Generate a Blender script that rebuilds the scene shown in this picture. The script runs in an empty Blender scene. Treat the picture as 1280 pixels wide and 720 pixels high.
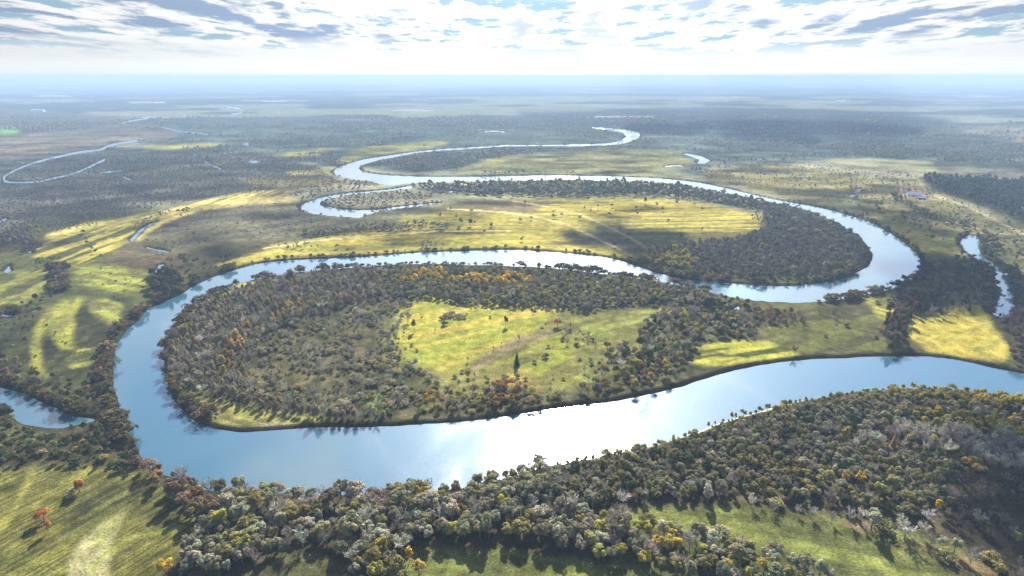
import bpy, math, random
import numpy as np
from mathutils import Vector
R = math.radians
random.seed(7)
RNG = np.random.default_rng(11)
sc = bpy.context.scene
COL = sc.collection

# ------------------------------------------------------------------ camera geometry
H = 200.0            # flying height in metres
F = 760.0            # focal length in pixels of a 1280 wide frame
PITCH = math.atan((360 - 95.0) / F)
CP, SP = math.cos(PITCH), math.sin(PITCH)

def to_world(px, py):
    """photo position -> place on the flat river plain (z = 0)"""
    px = np.asarray(px, float); py = np.asarray(py, float)
    a = (px - 640) / F; b = (360 - py) / F
    dx, dy, dz = a, CP + b * SP, -SP + b * CP
    t = H / -dz
    return dx * t, dy * t

def to_pix(x, y, z=0.0):
    zz = z - H
    d = y * CP - zz * SP
    u = y * SP + zz * CP
    d = np.maximum(d, 1e-3)
    return 640 + F * x / d, 360 - F * u / d

cam_d = bpy.data.cameras.new('camera')
cam_d.sensor_width = 36; cam_d.lens = 36 * F / 1280
cam_d.clip_start = 1; cam_d.clip_end = 300000
cam = bpy.data.objects.new('camera', cam_d); COL.objects.link(cam)
cam.location = (0, 0, H); cam.rotation_euler = (math.pi / 2 - PITCH, 0, 0)
sc.camera = cam

SUN_EL = R(32.0)
SUN_AZ = R(5.6)      # to the right of straight ahead
SUN_H = np.array([math.sin(SUN_AZ), math.cos(SUN_AZ)])

# ------------------------------------------------------------------ noise
def _hash(ix, iy, s):
    h = (ix.astype(np.int64) * 374761393 + iy.astype(np.int64) * 668265263 + s * 974634777) & 0x7fffffff
    h = ((h ^ (h >> 13)) * 1274126177) & 0x7fffffff
    return ((h ^ (h >> 16)) & 0xffff) / 65535.0

def vnoise(x, y, s=0):
    ix = np.floor(x); iy = np.floor(y)
    fx = x - ix; fy = y - iy
    fx = fx * fx * (3 - 2 * fx); fy = fy * fy * (3 - 2 * fy)
    a = _hash(ix, iy, s); b = _hash(ix + 1, iy, s); c = _hash(ix, iy + 1, s); d = _hash(ix + 1, iy + 1, s)
    return (a * (1 - fx) + b * fx) * (1 - fy) + (c * (1 - fx) + d * fx) * fy

def fbm(x, y, s=0, o=4):
    r = 0; a = 0.5; t = 0
    for i in range(o):
        r = r + a * vnoise(x, y, s + i * 17); t += a
        x = x * 2.03 + 13.7; y = y * 2.03 + 7.1; a *= 0.5
    return r / t

def sstep(a, b, x):
    t = np.clip((x - a) / (b - a), 0, 1)
    return t * t * (3 - 2 * t)

def inside(P, x, y):
    """even-odd test of points against polygon P"""
    x = np.asarray(x, float); y = np.asarray(y, float)
    r = np.zeros(x.shape, bool)
    n = len(P)
    for i in range(n):
        x0, y0 = P[i]; x1, y1 = P[(i + 1) % n]
        if y0 == y1: continue
        c = (y0 > y) != (y1 > y)
        r ^= c & (x < (x1 - x0) * (y - y0) / (y1 - y0) + x0)
    return r

def spline(P, closed=True, step=5.0):
    P = np.array(P, float); n = len(P); out = []
    for i in range(n if closed else n - 1):
        g = (lambda k: P[k % n]) if closed else (lambda k: P[min(max(k, 0), n - 1)])
        p0, p1, p2, p3 = g(i - 1), g(i), g(i + 1), g(i + 2)
        m = max(1, int(np.hypot(*(p2 - p1)) / step))
        for j in range(m):
            t = j / m
            out.append(0.5 * ((2 * p1) + (-p0 + p2) * t + (2 * p0 - 5 * p1 + 4 * p2 - p3) * t * t + (-p0 + 3 * p1 - 3 * p2 + p3) * t ** 3))
    if not closed: out.append(P[-1])
    return np.array(out)

def stroke(P, w):
    """outline of a path with a half width per point"""
    P = np.array(P, float); n = len(P)
    w = np.full(n, w) if np.isscalar(w) else np.array(w, float)
    d = np.gradient(P, axis=0); d /= np.maximum(np.hypot(d[:, 0], d[:, 1])[:, None], 1e-6)
    nr = np.stack([-d[:, 1], d[:, 0]], 1)
    A = P + nr * w[:, None]; B = P - nr * w[:, None]
    return [tuple(p) for p in A] + [tuple(p) for p in B[::-1]]

# ------------------------------------------------------------------ the waters, traced on the plain
RIVER_MAIN = [  # outer bank of the near reach from the right, round the left bend, back right, round the right bend
    (1560,575),(1400,530),(1280,500),(1222,491),(1185,488),(1135,487),(1090,489),(1047,494),(1002,501),(960,512),(905,527),(872,540),(840,550),(800,561),(760,570),(715,578),(690,581),(665,588),(640,596),(610,604),(580,610),(540,614),(480,617),(430,619),(395,620),(367,618),(320,615),(287,614),(255,612),(240,604),(205,594),(187,585),(175,568),(168,552),(159,540),(157,525),(150,510),(144,490),(141,470),(142,455),(145,435),(155,417),(172,401),(185,387),(207,376),(225,368),(245,356),(270,345),(295,337),(320,330),(357,325.5),(395,323.5),(440,322),(480,319),(520,316),(570,314),(640,312),(672,314),(705,316),(735,319),(760,322),(780,327),(800,334),(825,342),(857,349),(890,352),(932,355.5),(960,357),(992,357),(1020,354.5),(1047,349.5),(1072,340),(1087,330),(1091,320),(1086,310),(1075,297),(1055,284),(1030,271.5),(1005,262),(975,255),(950,250),(930,246),(900,240),(870,234.5),(840,230),(780,226.5),(720,225.5),(640,226),(570,227.5),(505,230),(495,232.5),(482,231.5),(460,227),(437,223.5),(420,219.5),(417,214.5),(420,210.5),(427,207.5),(440,203),(460,198.3),(495,193),(515,190),(535,187.8),(600,183.3),(640,181),(680,181),(720,180.5),(760,178.8),(777,175),(783,170.5),(778,166.2),(765,163.3),(740,160.3),
    (740,159),(765,160.8),(785,163),(799,166),(801,170),(792,175.5),(774,180.3),(740,182.3),(680,183.3),(640,182.8),(600,185.5),(535,190),(510,193.5),(470,201.5),(453,206.5),(448,210),(452,213.5),(470,217.3),(500,219.5),(545,221),(640,220),(680,219.2),(740,219.8),(780,221),(815,222.3),(852,225.3),(885,230),(915,236.8),(945,244),(980,251.5),(1012,257),(1045,264.5),(1085,277),(1112,291),(1135,307),(1148,321),(1152,333),(1148,342),(1135,352),(1107,363),(1060,373),(1020,378),(985,379),(950,377),(915,372),(880,364),(840,355.5),(800,349),(760,343.5),(720,338.5),(680,335),(640,333),(560,331),(500,331),(440,335),(380,340),(340,346),(300,355),(270,367),(245,380),(225,397),(214,412),(209,425),(205,440),(205,455),(207,470),(211,484),(216,496),(224,508),(237,520),(252,530),(275,537),(310,540),(350,537),(400,534),(450,534),(500,532),(550,529),(600,525),(650,518),(700,510),(760,503),(800,495),(845,485),(880,474),(915,464),(960,455),(1000,450),(1060,447),(1110,445.5),(1180,447),(1240,459),(1280,467),(1400,492),(1560,530)]
WATERS = [
 ('river', RIVER_MAIN),
 ('side_channel', [(515,232),(490,236),(460,239),(437,241),(415,244),(395,249),(377,256),(376,262),(390,267),(410,270),(450,272.5),(457,269.5),(470,265.5),(495,261.5),(520,258.5),(550,254.5),(548,253.5),(520,256),(495,258.5),(470,262),(445,262.8),(425,261),(402,257),(399,254),(407,250),(425,246),(440,243.3),(480,239.5),(517,235)]),
 ('creek', [(1208,295),(1218,294),(1225,299),(1224,308),(1228,319),(1244,331),(1253,337),(1265,351),(1268,370),(1268,386),(1262,398),(1241,393),(1244,377),(1246,366),(1242,355),(1241,344),(1229,331),(1214,319),(1202,308),(1201,300)]),
 ('backwater', [(-140,462),(-60,472),(0,484),(25,491),(47,500),(70,510),(88,519),(120,524),(117,527.5),(95,532),(75,536),(42,533),(22,527),(13,519),(0,512),(-60,500),(-140,492)]),
 ('oxbow_lake', stroke(spline([(172,176),(150,179),(135,182.5),(127,187),(105,189.5),(82,194),(60,199),(37,205.5),(17,214),(5,221),(6,226),(18,228.3),(45,227.5),(62,224),(90,217.5),(107,211),(132,199)], False, 6), 1.5)),
 ('slough', stroke([(124,216.3),(140,214.5),(156,213.5)], [.7,1.1,.7])),
 ('pool', stroke([(153,220),(158,223),(166,225)], [.8,.8,.5])),
 ('slough', stroke([(241,192.5),(249,196)], .8)),
 ('slough', stroke([(255,201),(264,206),(273,210),(281,214)], [.8,1.1,1.,.5])),
 ('far_bend', stroke(spline([(282,134.3),(298,135.5),(304,138.5),(302,141),(290,142.8)], False, 4), [.6]*2+[.9]*0 if False else .85)),
 ('far_bend', stroke(spline([(152,157),(154,153.5),(165,151),(186,148)], False, 4), .7)),
 ('far_bend', stroke([(200,158),(220,163.5),(240,165.5),(262,168)], [.5,.8,.9,.6])),
 ('pool', [(308,201),(318,200),(327,202),(322,204.5),(311,204)]),
 ('pool', [(302,179.5),(309,178.5),(313,180.5),(308,182.3)]),
 ('slough', stroke([(164,301),(169,296),(176,288.5),(186,282),(196,277)], [1.6,2.2,2.,1.2,.6])),
 ('slough', stroke([(183,309.5),(196,312.5),(211,315)], [1.1,1.3,.7])),
 ('pond', [(194,342.5),(195.5,336),(199,331.5),(203,330),(205.5,332.5),(204,338),(199.5,341.5)]),
 ('rivulet', stroke([(74,331),(76,334),(70.5,343),(74,351),(75,358),(73.5,366)], [2.4,2.9,2.3,2.5,2.,1.5])),
 ('pool', [(4,340),(9,335),(11,331.5),(12.5,334),(14,340),(9,342)]),
 ('rivulet', stroke([(36,317),(41,311.5),(46,306)], [1.2,1.2,.8])),
 ('rivulet', stroke([(-30,394),(0,394.5),(18,395.5)], [1.8,1.8,1.1])),
 ('pool', stroke([(40.5,390),(47,388)], 1.1)),
 ('slough', stroke([(-10,282),(0,278),(8,273)], 1.6)),
 ('pool', stroke([(606,165),(618,163.8),(632,165.3)], [.5,1.,.5])),
 ('slough', [(854,191.5),(866,193),(878,195.5),(888,201),(880,205),(872,204.5),(874,199.5),(864,196),(855,193)]),
 ('pool', stroke([(831,208.3),(842,207.3),(854,207.6)], [.6,1.1,.6])),
 ('pool', stroke([(545,238),(560,239.2),(592,241)], [.5,.8,.5])),
 ('pool', stroke([(1003,223.5),(1010,224.8)], .9)),
 ('pool', stroke([(918,388),(924,384)], 1.6)),
 ('pool', stroke([(82,239.5),(90,237.5)], .7)),
]
WPOLY = [(n, spline(p, True, 5.0) if n in ('river','side_channel','creek','backwater','pond') else np.array(p)) for n, p in WATERS]

# ------------------------------------------------------------------ ground lattice
GX = np.arange(-320, 1602, 1.5)
GY = np.concatenate([np.arange(97.0, 240, 0.9), np.arange(240, 330, 1.2), np.arange(330, 905, 1.6)])
NX, NY = len(GX), len(GY)
PX, PY = np.meshgrid(GX, GY)
WX, WY = to_world(PX, PY)

def gi(y): return int(np.searchsorted(GY, y))
def gj(x): return int(np.searchsorted(GX, x))

DIST = np.full(PX.shape, 60.0)          # metres to the nearest shore
WET = np.zeros(PX.shape, bool)
BODY = np.zeros(PX.shape, int) - 1
for bi, (nm, P) in enumerate(WPOLY):
    i0, i1 = gi(P[:, 1].min() - 2), gi(P[:, 1].max() + 2); j0, j1 = gj(P[:, 0].min() - 2), gj(P[:, 0].max() + 2)
    m = inside(P, PX[i0:i1, j0:j1], PY[i0:i1, j0:j1])
    WET[i0:i1, j0:j1] |= m
    bx, by = to_world(P[:, 0], np.maximum(P[:, 1], 99))
    n = len(P)
    for k in range(n):
        q = (k + 1) % n
        a0, a1 = gi(min(P[k, 1], P[q, 1]) - 16), gi(max(P[k, 1], P[q, 1]) + 16)
        c0, c1 = gj(min(P[k, 0], P[q, 0]) - 20), gj(max(P[k, 0], P[q, 0]) + 20)
        X, Y = WX[a0:a1, c0:c1], WY[a0:a1, c0:c1]
        ux, uy = bx[q] - bx[k], by[q] - by[k]
        t = np.clip(((X - bx[k]) * ux + (Y - by[k]) * uy) / max(ux * ux + uy * uy, 1e-9), 0, 1)
        d = np.hypot(X - bx[k] - t * ux, Y - by[k] - t * uy)
        D = DIST[a0:a1, c0:c1]; u = d < D
        D[u] = d[u]; BODY[a0:a1, c0:c1][u] = bi
SD = np.where(WET, -DIST, DIST)
SD = SD + (fbm(WX / 9, WY / 9, 5, 3) - 0.5) * np.clip(WY / 220, 0.8, 4)      # ragged shore
LAND = 1.6 + 1.6 * (fbm(WX / 140, WY / 140, 3, 3) - 0.5)
ZG = np.where(SD > 0, np.minimum(SD * 0.55, 1) ** 0.7 * LAND * 1.0, np.maximum(SD * 0.5, -3.0))
ZG = np.where(SD > 0, np.minimum(np.maximum(SD, 0) * 0.7, LAND), ZG)
BUMPS = (fbm(WX / 11, WY / 11, 8, 3) - 0.5) * 0.5
ZG = np.where(SD > 4, ZG + BUMPS, ZG)
ZG = np.where(PY < 150, np.clip(ZG, -1.0, 0.6), ZG)

def ground_at(px, py):
    i = np.clip(np.searchsorted(GY, py), 0, NY - 1); j = np.clip(np.searchsorted(GX, px), 0, NX - 1)
    return ZG[i, j], SD[i, j]

# ------------------------------------------------------------------ land cover colours
def C(*v): return np.array(v, float)
YEL = C(.2,.168,.033); YEL2 = C(.13,.122,.024); GRN = C(.115,.15,.022); GRN2 = C(.085,.105,.022)
OLV = C(.052,.056,.019); OLV2 = C(.088,.082,.027); DRK = C(.03,.034,.017); DRK2 = C(.045,.046,.022)
BRN = C(.08,.058,.034); TAN = C(.125,.098,.062); GRY = C(.06,.06,.046); SND = C(.33,.25,.12); PAL = C(.135,.135,.06)

def streak(p0, p1, la, lb, s, X=None, Y=None):
    """noise drawn out along the ground direction p0 -> p1 (photo points)"""
    X = WX if X is None else X; Y = WY if Y is None else Y
    ax, ay = to_world(*p0); bx, by = to_world(*p1)
    n = math.hypot(bx - ax, by - ay); ux, uy = (bx - ax) / n, (by - ay) / n
    return fbm((X * ux + Y * uy) / la, (-X * uy + Y * ux) / lb, s, 4)

n1 = fbm(WX / 60, WY / 60, 21, 4); n2 = fbm(WX / 260, WY / 420, 22, 4); n3 = fbm(WX / 1500, WY / 900, 23, 5); n4 = fbm(WX / 500, WY / 260, 24, 5); n5 = fbm(WX / 420, WY / 300, 29, 4)
m = sstep(.38, .62, n1)[..., None]
COLR = OLV * (1 - m) + C(.046,.042,.022) * m
# the far plain: woods, stubble and pale fields
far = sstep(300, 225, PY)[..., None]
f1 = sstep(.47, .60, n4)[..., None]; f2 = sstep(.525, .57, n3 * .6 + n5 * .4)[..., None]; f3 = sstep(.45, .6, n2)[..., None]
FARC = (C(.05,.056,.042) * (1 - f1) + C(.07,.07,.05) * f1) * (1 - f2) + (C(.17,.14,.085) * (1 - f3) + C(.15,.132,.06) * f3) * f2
FARC = FARC * (1 - .3 * sstep(175, 130, PY))[..., None] * C(.86, 1.0, 1.06)  # far colours darkened and blued with distance to back up the haze
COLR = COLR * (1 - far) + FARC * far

def blur(a, r, axis):
    if r < 1: return a
    pad = [(0, 0), (0, 0)]; pad[axis] = (r + 1, r)
    c = np.cumsum(np.pad(a, pad, mode='edge'), axis=axis)
    n = a.shape[axis]
    return ((np.take(c, range(2 * r + 1, 2 * r + 1 + n), axis) - np.take(c, range(0, n), axis)) / (2 * r + 1))

wpx = (fbm(WX / 25, WY / 25, 31, 3) - .5); wpy = (fbm(WX / 25, WY / 25, 32, 3) - .5)
def paint(P, c1, c2=None, d=((0, 300), (100, 300)), la=60, lb=12, feather=2, warp=7, amount=1.0, s=0, lo=.4, hi=.6):
    global COLR
    P = np.array(P, float)
    i0, i1 = max(gi(P[:, 1].min() - 14), 0), min(gi(P[:, 1].max() + 14), NY); j0, j1 = max(gj(P[:, 0].min() - 25), 0), min(gj(P[:, 0].max() + 25), NX)
    S = (slice(i0, i1), slice(j0, j1))
    k = np.clip((PY[S] - 95) / 300, .15, 1)
    m = inside(P, PX[S] + wpx[S] * warp * 2.2 * k, PY[S] + wpy[S] * warp * k).astype(float)
    for _ in range(2): m = blur(blur(m, feather, 0), feather + 1, 1)
    m = (m * amount)[..., None]
    c = c1
    if c2 is not None:
        t = sstep(lo, hi, streak(*d, la, lb, 40 + s, WX[S], WY[S]))[..., None]
        c = c1 * (1 - t) + c2 * t
    COLR[S] = COLR[S] * (1 - m) + c * m

exec_layers = []
# --- far and middle distance
paint([(-320,128),(60,138),(170,150),(240,168),(150,180),(0,200),(-320,220)], TAN*.62, GRY, la=300, lb=90, s=1)
paint([(0,160),(20,159),(25,167),(0,170)], C(.10,.2,.05), feather=1, warp=2)
paint([(-20,172),(60,165),(160,163),(240,170),(130,181),(30,192),(-40,200)], TAN*.9, TAN*.7, la=300, lb=60, s=2)
paint([(-320,215),(0,200),(130,183),(330,190),(400,210),(415,222),(330,240),(240,252),(120,262),(0,290),(-320,330)], C(.042,.045,.034), C(.062,.06,.046), d=((0,240),(300,205)), la=300, lb=45, s=3)  # dull tones stand in for a cloud shadow over this plain
paint([(178,183),(220,180.5),(278,179),(276,183),(220,187),(182,188)], YEL*.85, YEL2, feather=1, warp=3, s=4)
paint([(360,215),(415,213),(417,218),(362,221)], YEL, YEL2, feather=1, warp=2)
paint([(420,203),(440,188),(470,183),(560,176),(560,182),(505,190),(455,198),(430,206)], YEL2, OLV2, la=200, lb=30, feather=1, warp=3)
paint([(340,196),(390,187),(420,184),(400,196),(350,200)], YEL2, OLV2, la=120, lb=30, feather=1, warp=3)
paint([(310,222),(370,222),(420,225),(440,232),(350,240),(310,238)], OLV2, BRN, la=100, lb=25, feather=1, warp=4, s=5)
paint([(595,205),(640,195),(760,186),(850,190),(870,205),(840,215),(740,218),(640,218),(560,219)], PAL*.85, OLV2, la=250, lb=30, feather=2, warp=4, s=6)
paint([(600,200),(640,196),(700,200),(690,204),(610,206)], YEL2, PAL, feather=1, warp=2)
paint([(880,212),(960,206),(1060,216),(1100,228),(1080,246),(1030,258),(990,250),(930,236),(880,226)], C(.12,.105,.04), OLV2*.85, la=140, lb=40, feather=2, warp=4, s=7)
paint([(1060,230),(1110,222),(1160,228),(1200,250),(1280,284),(1400,330),(1400,420),(1290,380),(1240,320),(1190,290),(1120,270),(1070,255)], C(.07,.072,.034), C(.105,.096,.046), la=90, lb=25, feather=2, warp=4, s=8)
paint([(1145,222),(1280,228),(1400,240),(1400,330),(1280,282),(1220,258),(1175,242)], DRK*1.1, DRK2, feather=1, warp=2)
paint([(1160,195),(1280,190),(1400,200),(1400,245),(1280,230),(1170,215)], C(.045,.055,.035), C(.08,.075,.05), la=200, lb=60, feather=2, s=9)
paint([(1190,160),(1280,157),(1500,160),(1500,190),(1280,180),(1220,168)], TAN*1.0, TAN*.8, feather=1, la=300, lb=60, s=10)
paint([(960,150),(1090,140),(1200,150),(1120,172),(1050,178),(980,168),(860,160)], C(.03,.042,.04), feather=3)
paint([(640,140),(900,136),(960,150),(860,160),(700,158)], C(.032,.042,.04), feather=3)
for x0, x1, yy in ((165,222,147),(140,230,128),(290,400,126),(880,960,122),(1000,1100,126.5),(1180,1280,121),(885,905,155.5),(470,560,138),(20,110,120),(430,480,150),(700,860,146)):
    paint([(x0, yy), ((x0+x1)/2, yy - .8), (x1, yy), ((x0+x1)/2, yy + 1.0)], C(.2,.17,.13), feather=0, warp=1)
# --- the field inside the second bend
paint([(262,335),(330,318),(420,296),(500,284),(560,262),(640,250),(800,247),(880,255),(950,270),(950,290),(880,305),(810,320),(790,326),(740,318),(640,310),(560,312),(480,317),(380,322),(310,330)], YEL, OLV2, d=((480,290),(700,285)), la=180, lb=11, feather=1, warp=4, s=11, lo=.46, hi=.66)
paint([(560,256),(640,250),(690,256),(660,268),(560,266),(520,264)], BRN*1.2, OLV2, d=((560,260),(660,262)), la=120, lb=12, feather=1, warp=3, s=12)
paint([(500,270),(640,268),(720,275),(760,292),(700,300),(600,288),(500,284)], YEL, YEL2, d=((500,275),(720,275)), la=150, lb=9, feather=1, warp=3, s=61, amount=.7)
paint([(700,292),(760,285),(900,300),(880,312),(810,322),(770,318),(720,308)], OLV, GRY, d=((560,285),(780,322)), la=60, lb=10, feather=2, warp=4, s=13, amount=.8)  # olive-grey patch darkens the field in the outline of its cloud shadow
paint([(335,308),(400,300),(480,300),(560,296),(640,298),(690,305),(640,308),(480,313),(380,318)], YEL, YEL2, d=((330,310),(640,296)), la=160, lb=8, feather=1, warp=2, s=14)
for q in ([(560,262),(640,268),(700,280),(760,306),(790,322)], [(330,312),(420,300),(540,291),(640,290)], [(640,252),(720,268),(790,300),(812,316)]):
    paint(stroke(spline(q, False, 8), .7), C(.30,.24,.11), feather=0, warp=1)
# --- grey meadow between the oxbow and the river, with its bright rim
paint([(180,302),(230,272),(310,255),(400,252),(380,268),(430,276),(460,276),(430,290),(380,298),(300,308),(220,312)], C(.06,.058,.036), C(.08,.073,.042), d=((200,290),(420,265)), la=120, lb=18, feather=2, warp=4, s=15)
paint(stroke(spline([(60,300),(115,285),(150,281),(190,272),(230,263),(300,248),(360,243)], False, 8), [5]+[7]*0+[6]*0 if False else 5.5), C(.26,.22,.06), OLV2, d=((60,300),(190,262)), la=70, lb=8, feather=1, warp=5, s=16)
paint(stroke(spline([(168,303),(195,283),(240,265),(300,254),(370,250)], False, 8), 3.0), C(.30,.23,.07), C(.2,.17,.06), d=((168,303),(240,265)), la=60, lb=8, feather=1, warp=3, s=17)
paint([(35,320),(60,302),(105,290),(150,282),(190,275),(165,300),(140,322),(110,335),(80,330),(60,326)], YEL*.9, OLV, d=((40,320),(150,282)), la=60, lb=9, feather=2, warp=6, s=18)
paint([(128,330),(165,300),(190,308),(260,318),(262,335),(225,350),(200,345),(150,335)], C(.06,.055,.03), BRN*.8, feature if False else ((130,320),(250,325)), 40, 10, feather=2, warp=5, s=19)
paint([(90,335),(140,333),(190,345),(195,368),(140,366),(95,352)], C(.15,.165,.03), OLV2, d=((90,340),(190,360)), la=50, lb=9, feather=2, warp=5, s=20)
paint([(270,332),(320,318),(400,302),(400,308),(340,322),(285,337)], YEL, YEL2, d=((270,332),(330,318)), la=60, lb=7, feather=1, warp=3, s=21)
# --- left: creek meadow and crescent scroll meadows
paint([(-60,345),(0,343),(60,335),(70,348),(60,364),(20,384),(-60,392)], C(.105,.105,.025), OLV, d=((0,380),(60,345)), la=40, lb=8, feather=1, warp=5, s=22)
paint([(-320,395),(0,398),(50,392),(110,376),(160,372),(160,400),(140,430),(138,480),(100,500),(0,482),(-320,470)], C(.044,.046,.02), C(.032,.034,.017), d=((0,460),(60,400)), la=40, lb=14, feather=2, warp=6, s=23)
paint([(38,440),(45,412),(62,388),(90,376),(108,374),(95,395),(90,420),(92,440),(70,436),(58,415),(50,430),(52,455),(64,474),(50,472),(40,458)], C(.145,.145,.026), C(.10,.098,.026), d=((45,450),(70,390)), la=40, lb=6, feather=1, warp=5, s=24)
paint([(106,380),(130,375),(155,385),(150,405),(135,408),(118,396)], C(.15,.165,.03), OLV2, d=((106,380),(150,405)), la=30, lb=6, feather=1, warp=5, s=25)
paint([(80,450),(95,438),(125,440),(112,460),(90,465)], C(.14,.14,.03), OLV, d=((80,450),(120,440)), la=30, lb=6, feather=1, warp=5, s=26)
# --- island
paint([(205,470),(215,410),(270,365),(340,345),(440,335),(640,333),(800,350),(930,374),(1000,380),(1000,448),(850,484),(650,518),(500,532),(400,534),(300,540),(240,522)], C(.045,.045,.022), C(.066,.06,.03), d=((260,470),(330,380)), la=40, lb=10, feather=1, warp=3, s=27)
paint([(212,500),(225,485),(260,500),(330,515),(400,524),(400,534),(310,541),(262,538),(232,520)], C(.12,.115,.032), C(.075,.07,.03), d=((220,500),(330,535)), la=30, lb=4, feather=1, warp=3, s=28)
paint(stroke(spline([(207,455),(212,422),(228,400),(262,374),(320,353)], False, 8), 3.2), C(.24,.18,.04), C(.14,.12,.035), d=((212,422),(228,400)), la=30, lb=3, feather=1, warp=2, s=29)
paint([(494,420),(500,392),(530,378),(545,372),(560,386),(640,384),(700,388),(690,402),(660,424),(620,440),(590,452),(560,470),(520,456),(500,440)], YEL, C(.14,.14,.024), d=((500,425),(640,395)), la=90, lb=7, feather=1, warp=4, s=30)
paint([(470,440),(488,388),(540,368),(700,385),(860,384),(835,440),(720,492),(640,505),(560,492),(500,465)], C(.115,.115,.03), C(.085,.08,.03), d=((500,440),(700,395)), la=60, lb=10, feather=6, warp=9, amount=.75, s=62)
paint([(494,420),(500,392),(530,378),(545,372),(560,386),(640,384),(700,388),(690,402),(660,424),(620,440),(590,452),(560,470),(520,456),(500,440)], YEL, C(.13,.14,.024), d=((500,425),(640,395)), la=90, lb=5, feather=3, warp=7, s=30)
paint([(640,425),(690,412),(730,445),(735,470),(700,490),(650,490),(600,480),(560,470),(600,450)], C(.11,.118,.022), OLV2, d=((580,460),(680,415)), la=60, lb=9, feather=2, warp=5, s=31)
paint([(630,470),(660,462),(668,478),(650,486),(630,484)], C(.15,.12,.03), feather=2, warp=4)
paint(stroke(spline([(590,462),(615,446),(640,432),(690,418)], False, 8), 4), C(.14,.1,.065), C(.10,.085,.05), d=((590,462),(690,418)), la=30, lb=6, feather=1, warp=4, s=32)
paint([(455,500),(470,490),(495,492),(500,508),(480,516),(460,514)], C(.08,.10,.03), feather=2, warp=4)
paint([(725,410),(790,392),(850,385),(830,405),(790,412),(750,432),(735,425)], C(.12,.135,.035), OLV2, d=((725,410),(850,385)), la=60, lb=9, feather=1, warp=4, s=33)
paint([(860,440),(900,428),(960,430),(1000,436),(1000,448),(930,458),(880,462),(860,455)], C(.18,.18,.028), OLV, d=((860,450),(960,435)), la=50, lb=8, feather=1, warp=4, s=34)
paint([(945,385),(1000,380),(1100,372),(1110,400),(1108,440),(1000,446),(960,430),(950,410)], C(.07,.072,.022), C(.055,.052,.025), d=((950,420),(1100,385)), la=60, lb=10, feather=1, warp=4, s=35)
paint([(1080,376),(1115,368),(1130,385),(1110,405),(1096,395)], C(.2,.19,.03), OLV2, d=((1080,376),(1120,390)), la=30, lb=6, feather=1, warp=3, s=36)
paint([(1130,420),(1135,392),(1165,398),(1200,378),(1230,380),(1240,410),(1262,440),(1255,455),(1200,448),(1160,442)], YEL*.95, C(.14,.13,.03), d=((1150,435),(1235,385)), la=50, lb=8, feather=1, warp=4, s=37, lo=.5, hi=.7)
paint([(1105,365),(1140,350),(1155,330),(1200,312),(1245,350),(1245,385),(1200,378),(1160,392),(1125,385)], C(.05,.05,.028), C(.075,.07,.035), feather=1, warp=3, s=38)
paint(stroke(spline([(1147,226),(1156,238),(1170,246),(1215,262),(1260,284),(1330,318)], False, 8), .9), C(.2,.17,.11), feather=0, warp=.5)
paint(stroke(spline([(1262,338),(1270,352),(1276,372),(1282,400)], False, 8), .9), C(.26,.22,.12), feather=0, warp=.5)
paint([(1118,232),(1140,236),(1162,244),(1158,252),(1140,250),(1125,242)], C(.15,.10,.085), C(.11,.08,.065), feather=1, warp=3, la=10, lb=10, s=39)
# --- near ground
paint([(-320,560),(0,590),(90,582),(180,590),(250,640),(240,680),(190,735),(-320,800)], C(.092,.088,.02), C(.052,.053,.018), d=((0,690),(150,610)), la=30, lb=.8, feather=2, warp=5, s=41, lo=.38, hi=.62)
paint([(110,610),(190,605),(235,640),(200,665),(160,640),(90,690),(70,680)], C(.042,.043,.018), C(.075,.075,.022), d=((0,690),(150,610)), la=30, lb=2.2, feather=4, warp=6, s=42)
paint([(88,705),(100,680),(135,652),(160,640),(152,660),(140,685),(135,740),(90,740)], C(.165,.155,.075), C(.12,.122,.045), d=((90,720),(160,640)), la=50, lb=8, feather=1, warp=3, s=43)
paint(stroke(spline([(-20,690),(10,655),(30,615),(45,582)], False, 8), 1.0), C(.2,.185,.04), feather=1, warp=2)
paint(stroke(spline([(100,735),(135,695),(165,675),(215,666),(250,645)], False, 8), 1.5), C(.14,.165,.035), feather=1, warp=2)
paint([(755,650),(800,640),(900,634),(960,645),(1050,664),(1130,692),(1190,715),(1240,770),(1060,770),(1000,705),(900,680),(830,668),(760,660)], C(.085,.094,.024), C(.06,.065,.022), d=((760,650),(1150,710)), la=40, lb=8, feather=2, warp=5, s=44)
paint([(500,684),(560,688),(640,690),(740,705),(850,722),(920,790),(480,790)], C(.085,.096,.024), C(.062,.068,.022), d=((520,690),(850,725)), la=40, lb=8, feather=2, warp=5, s=45)
paint([(290,720),(365,686),(430,700),(450,790),(260,790)], C(.06,.06,.026), C(.04,.04,.02), feather=2, warp=4, s=46)
paint([(160,575),(320,618),(480,620),(640,600),(760,572),(875,542),(960,514),(1050,496),(1140,489),(1230,493),(1290,503),(1560,580),(1560,790),(1250,720),(1150,672),(1050,650),(960,636),(880,630),(770,638),(745,655),(840,672),(740,700),(640,686),(510,680),(360,684),(240,700),(250,650)], C(.045,.042,.022), C(.06,.05,.028), feather=2, warp=4, s=47)
paint([(1000,650),(1060,648),(1180,680),(1260,715),(1240,725),(1150,690),(1060,664)], C(.105,.08,.04), C(.08,.085,.03), feather=2, warp=5, la=15, lb=8, s=48)
paint([(1180,620),(1300,600),(1400,640),(1400,790),(1250,720),(1200,690)], C(.05,.036,.024), C(.036,.033,.02), feather=3, warp=5, la=15, lb=8, s=49)
for q in ([(316,537),(345,533),(366,534),(350,538.5),(320,541)], [(203,452),(208,446),(209,462),(205,466)], [(540,528),(590,523),(620,521),(600,526),(550,531)]):
    paint(q, C(.26,.23,.17), C(.2,.17,.11), feather=1, warp=2, la=8, lb=4)
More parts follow.
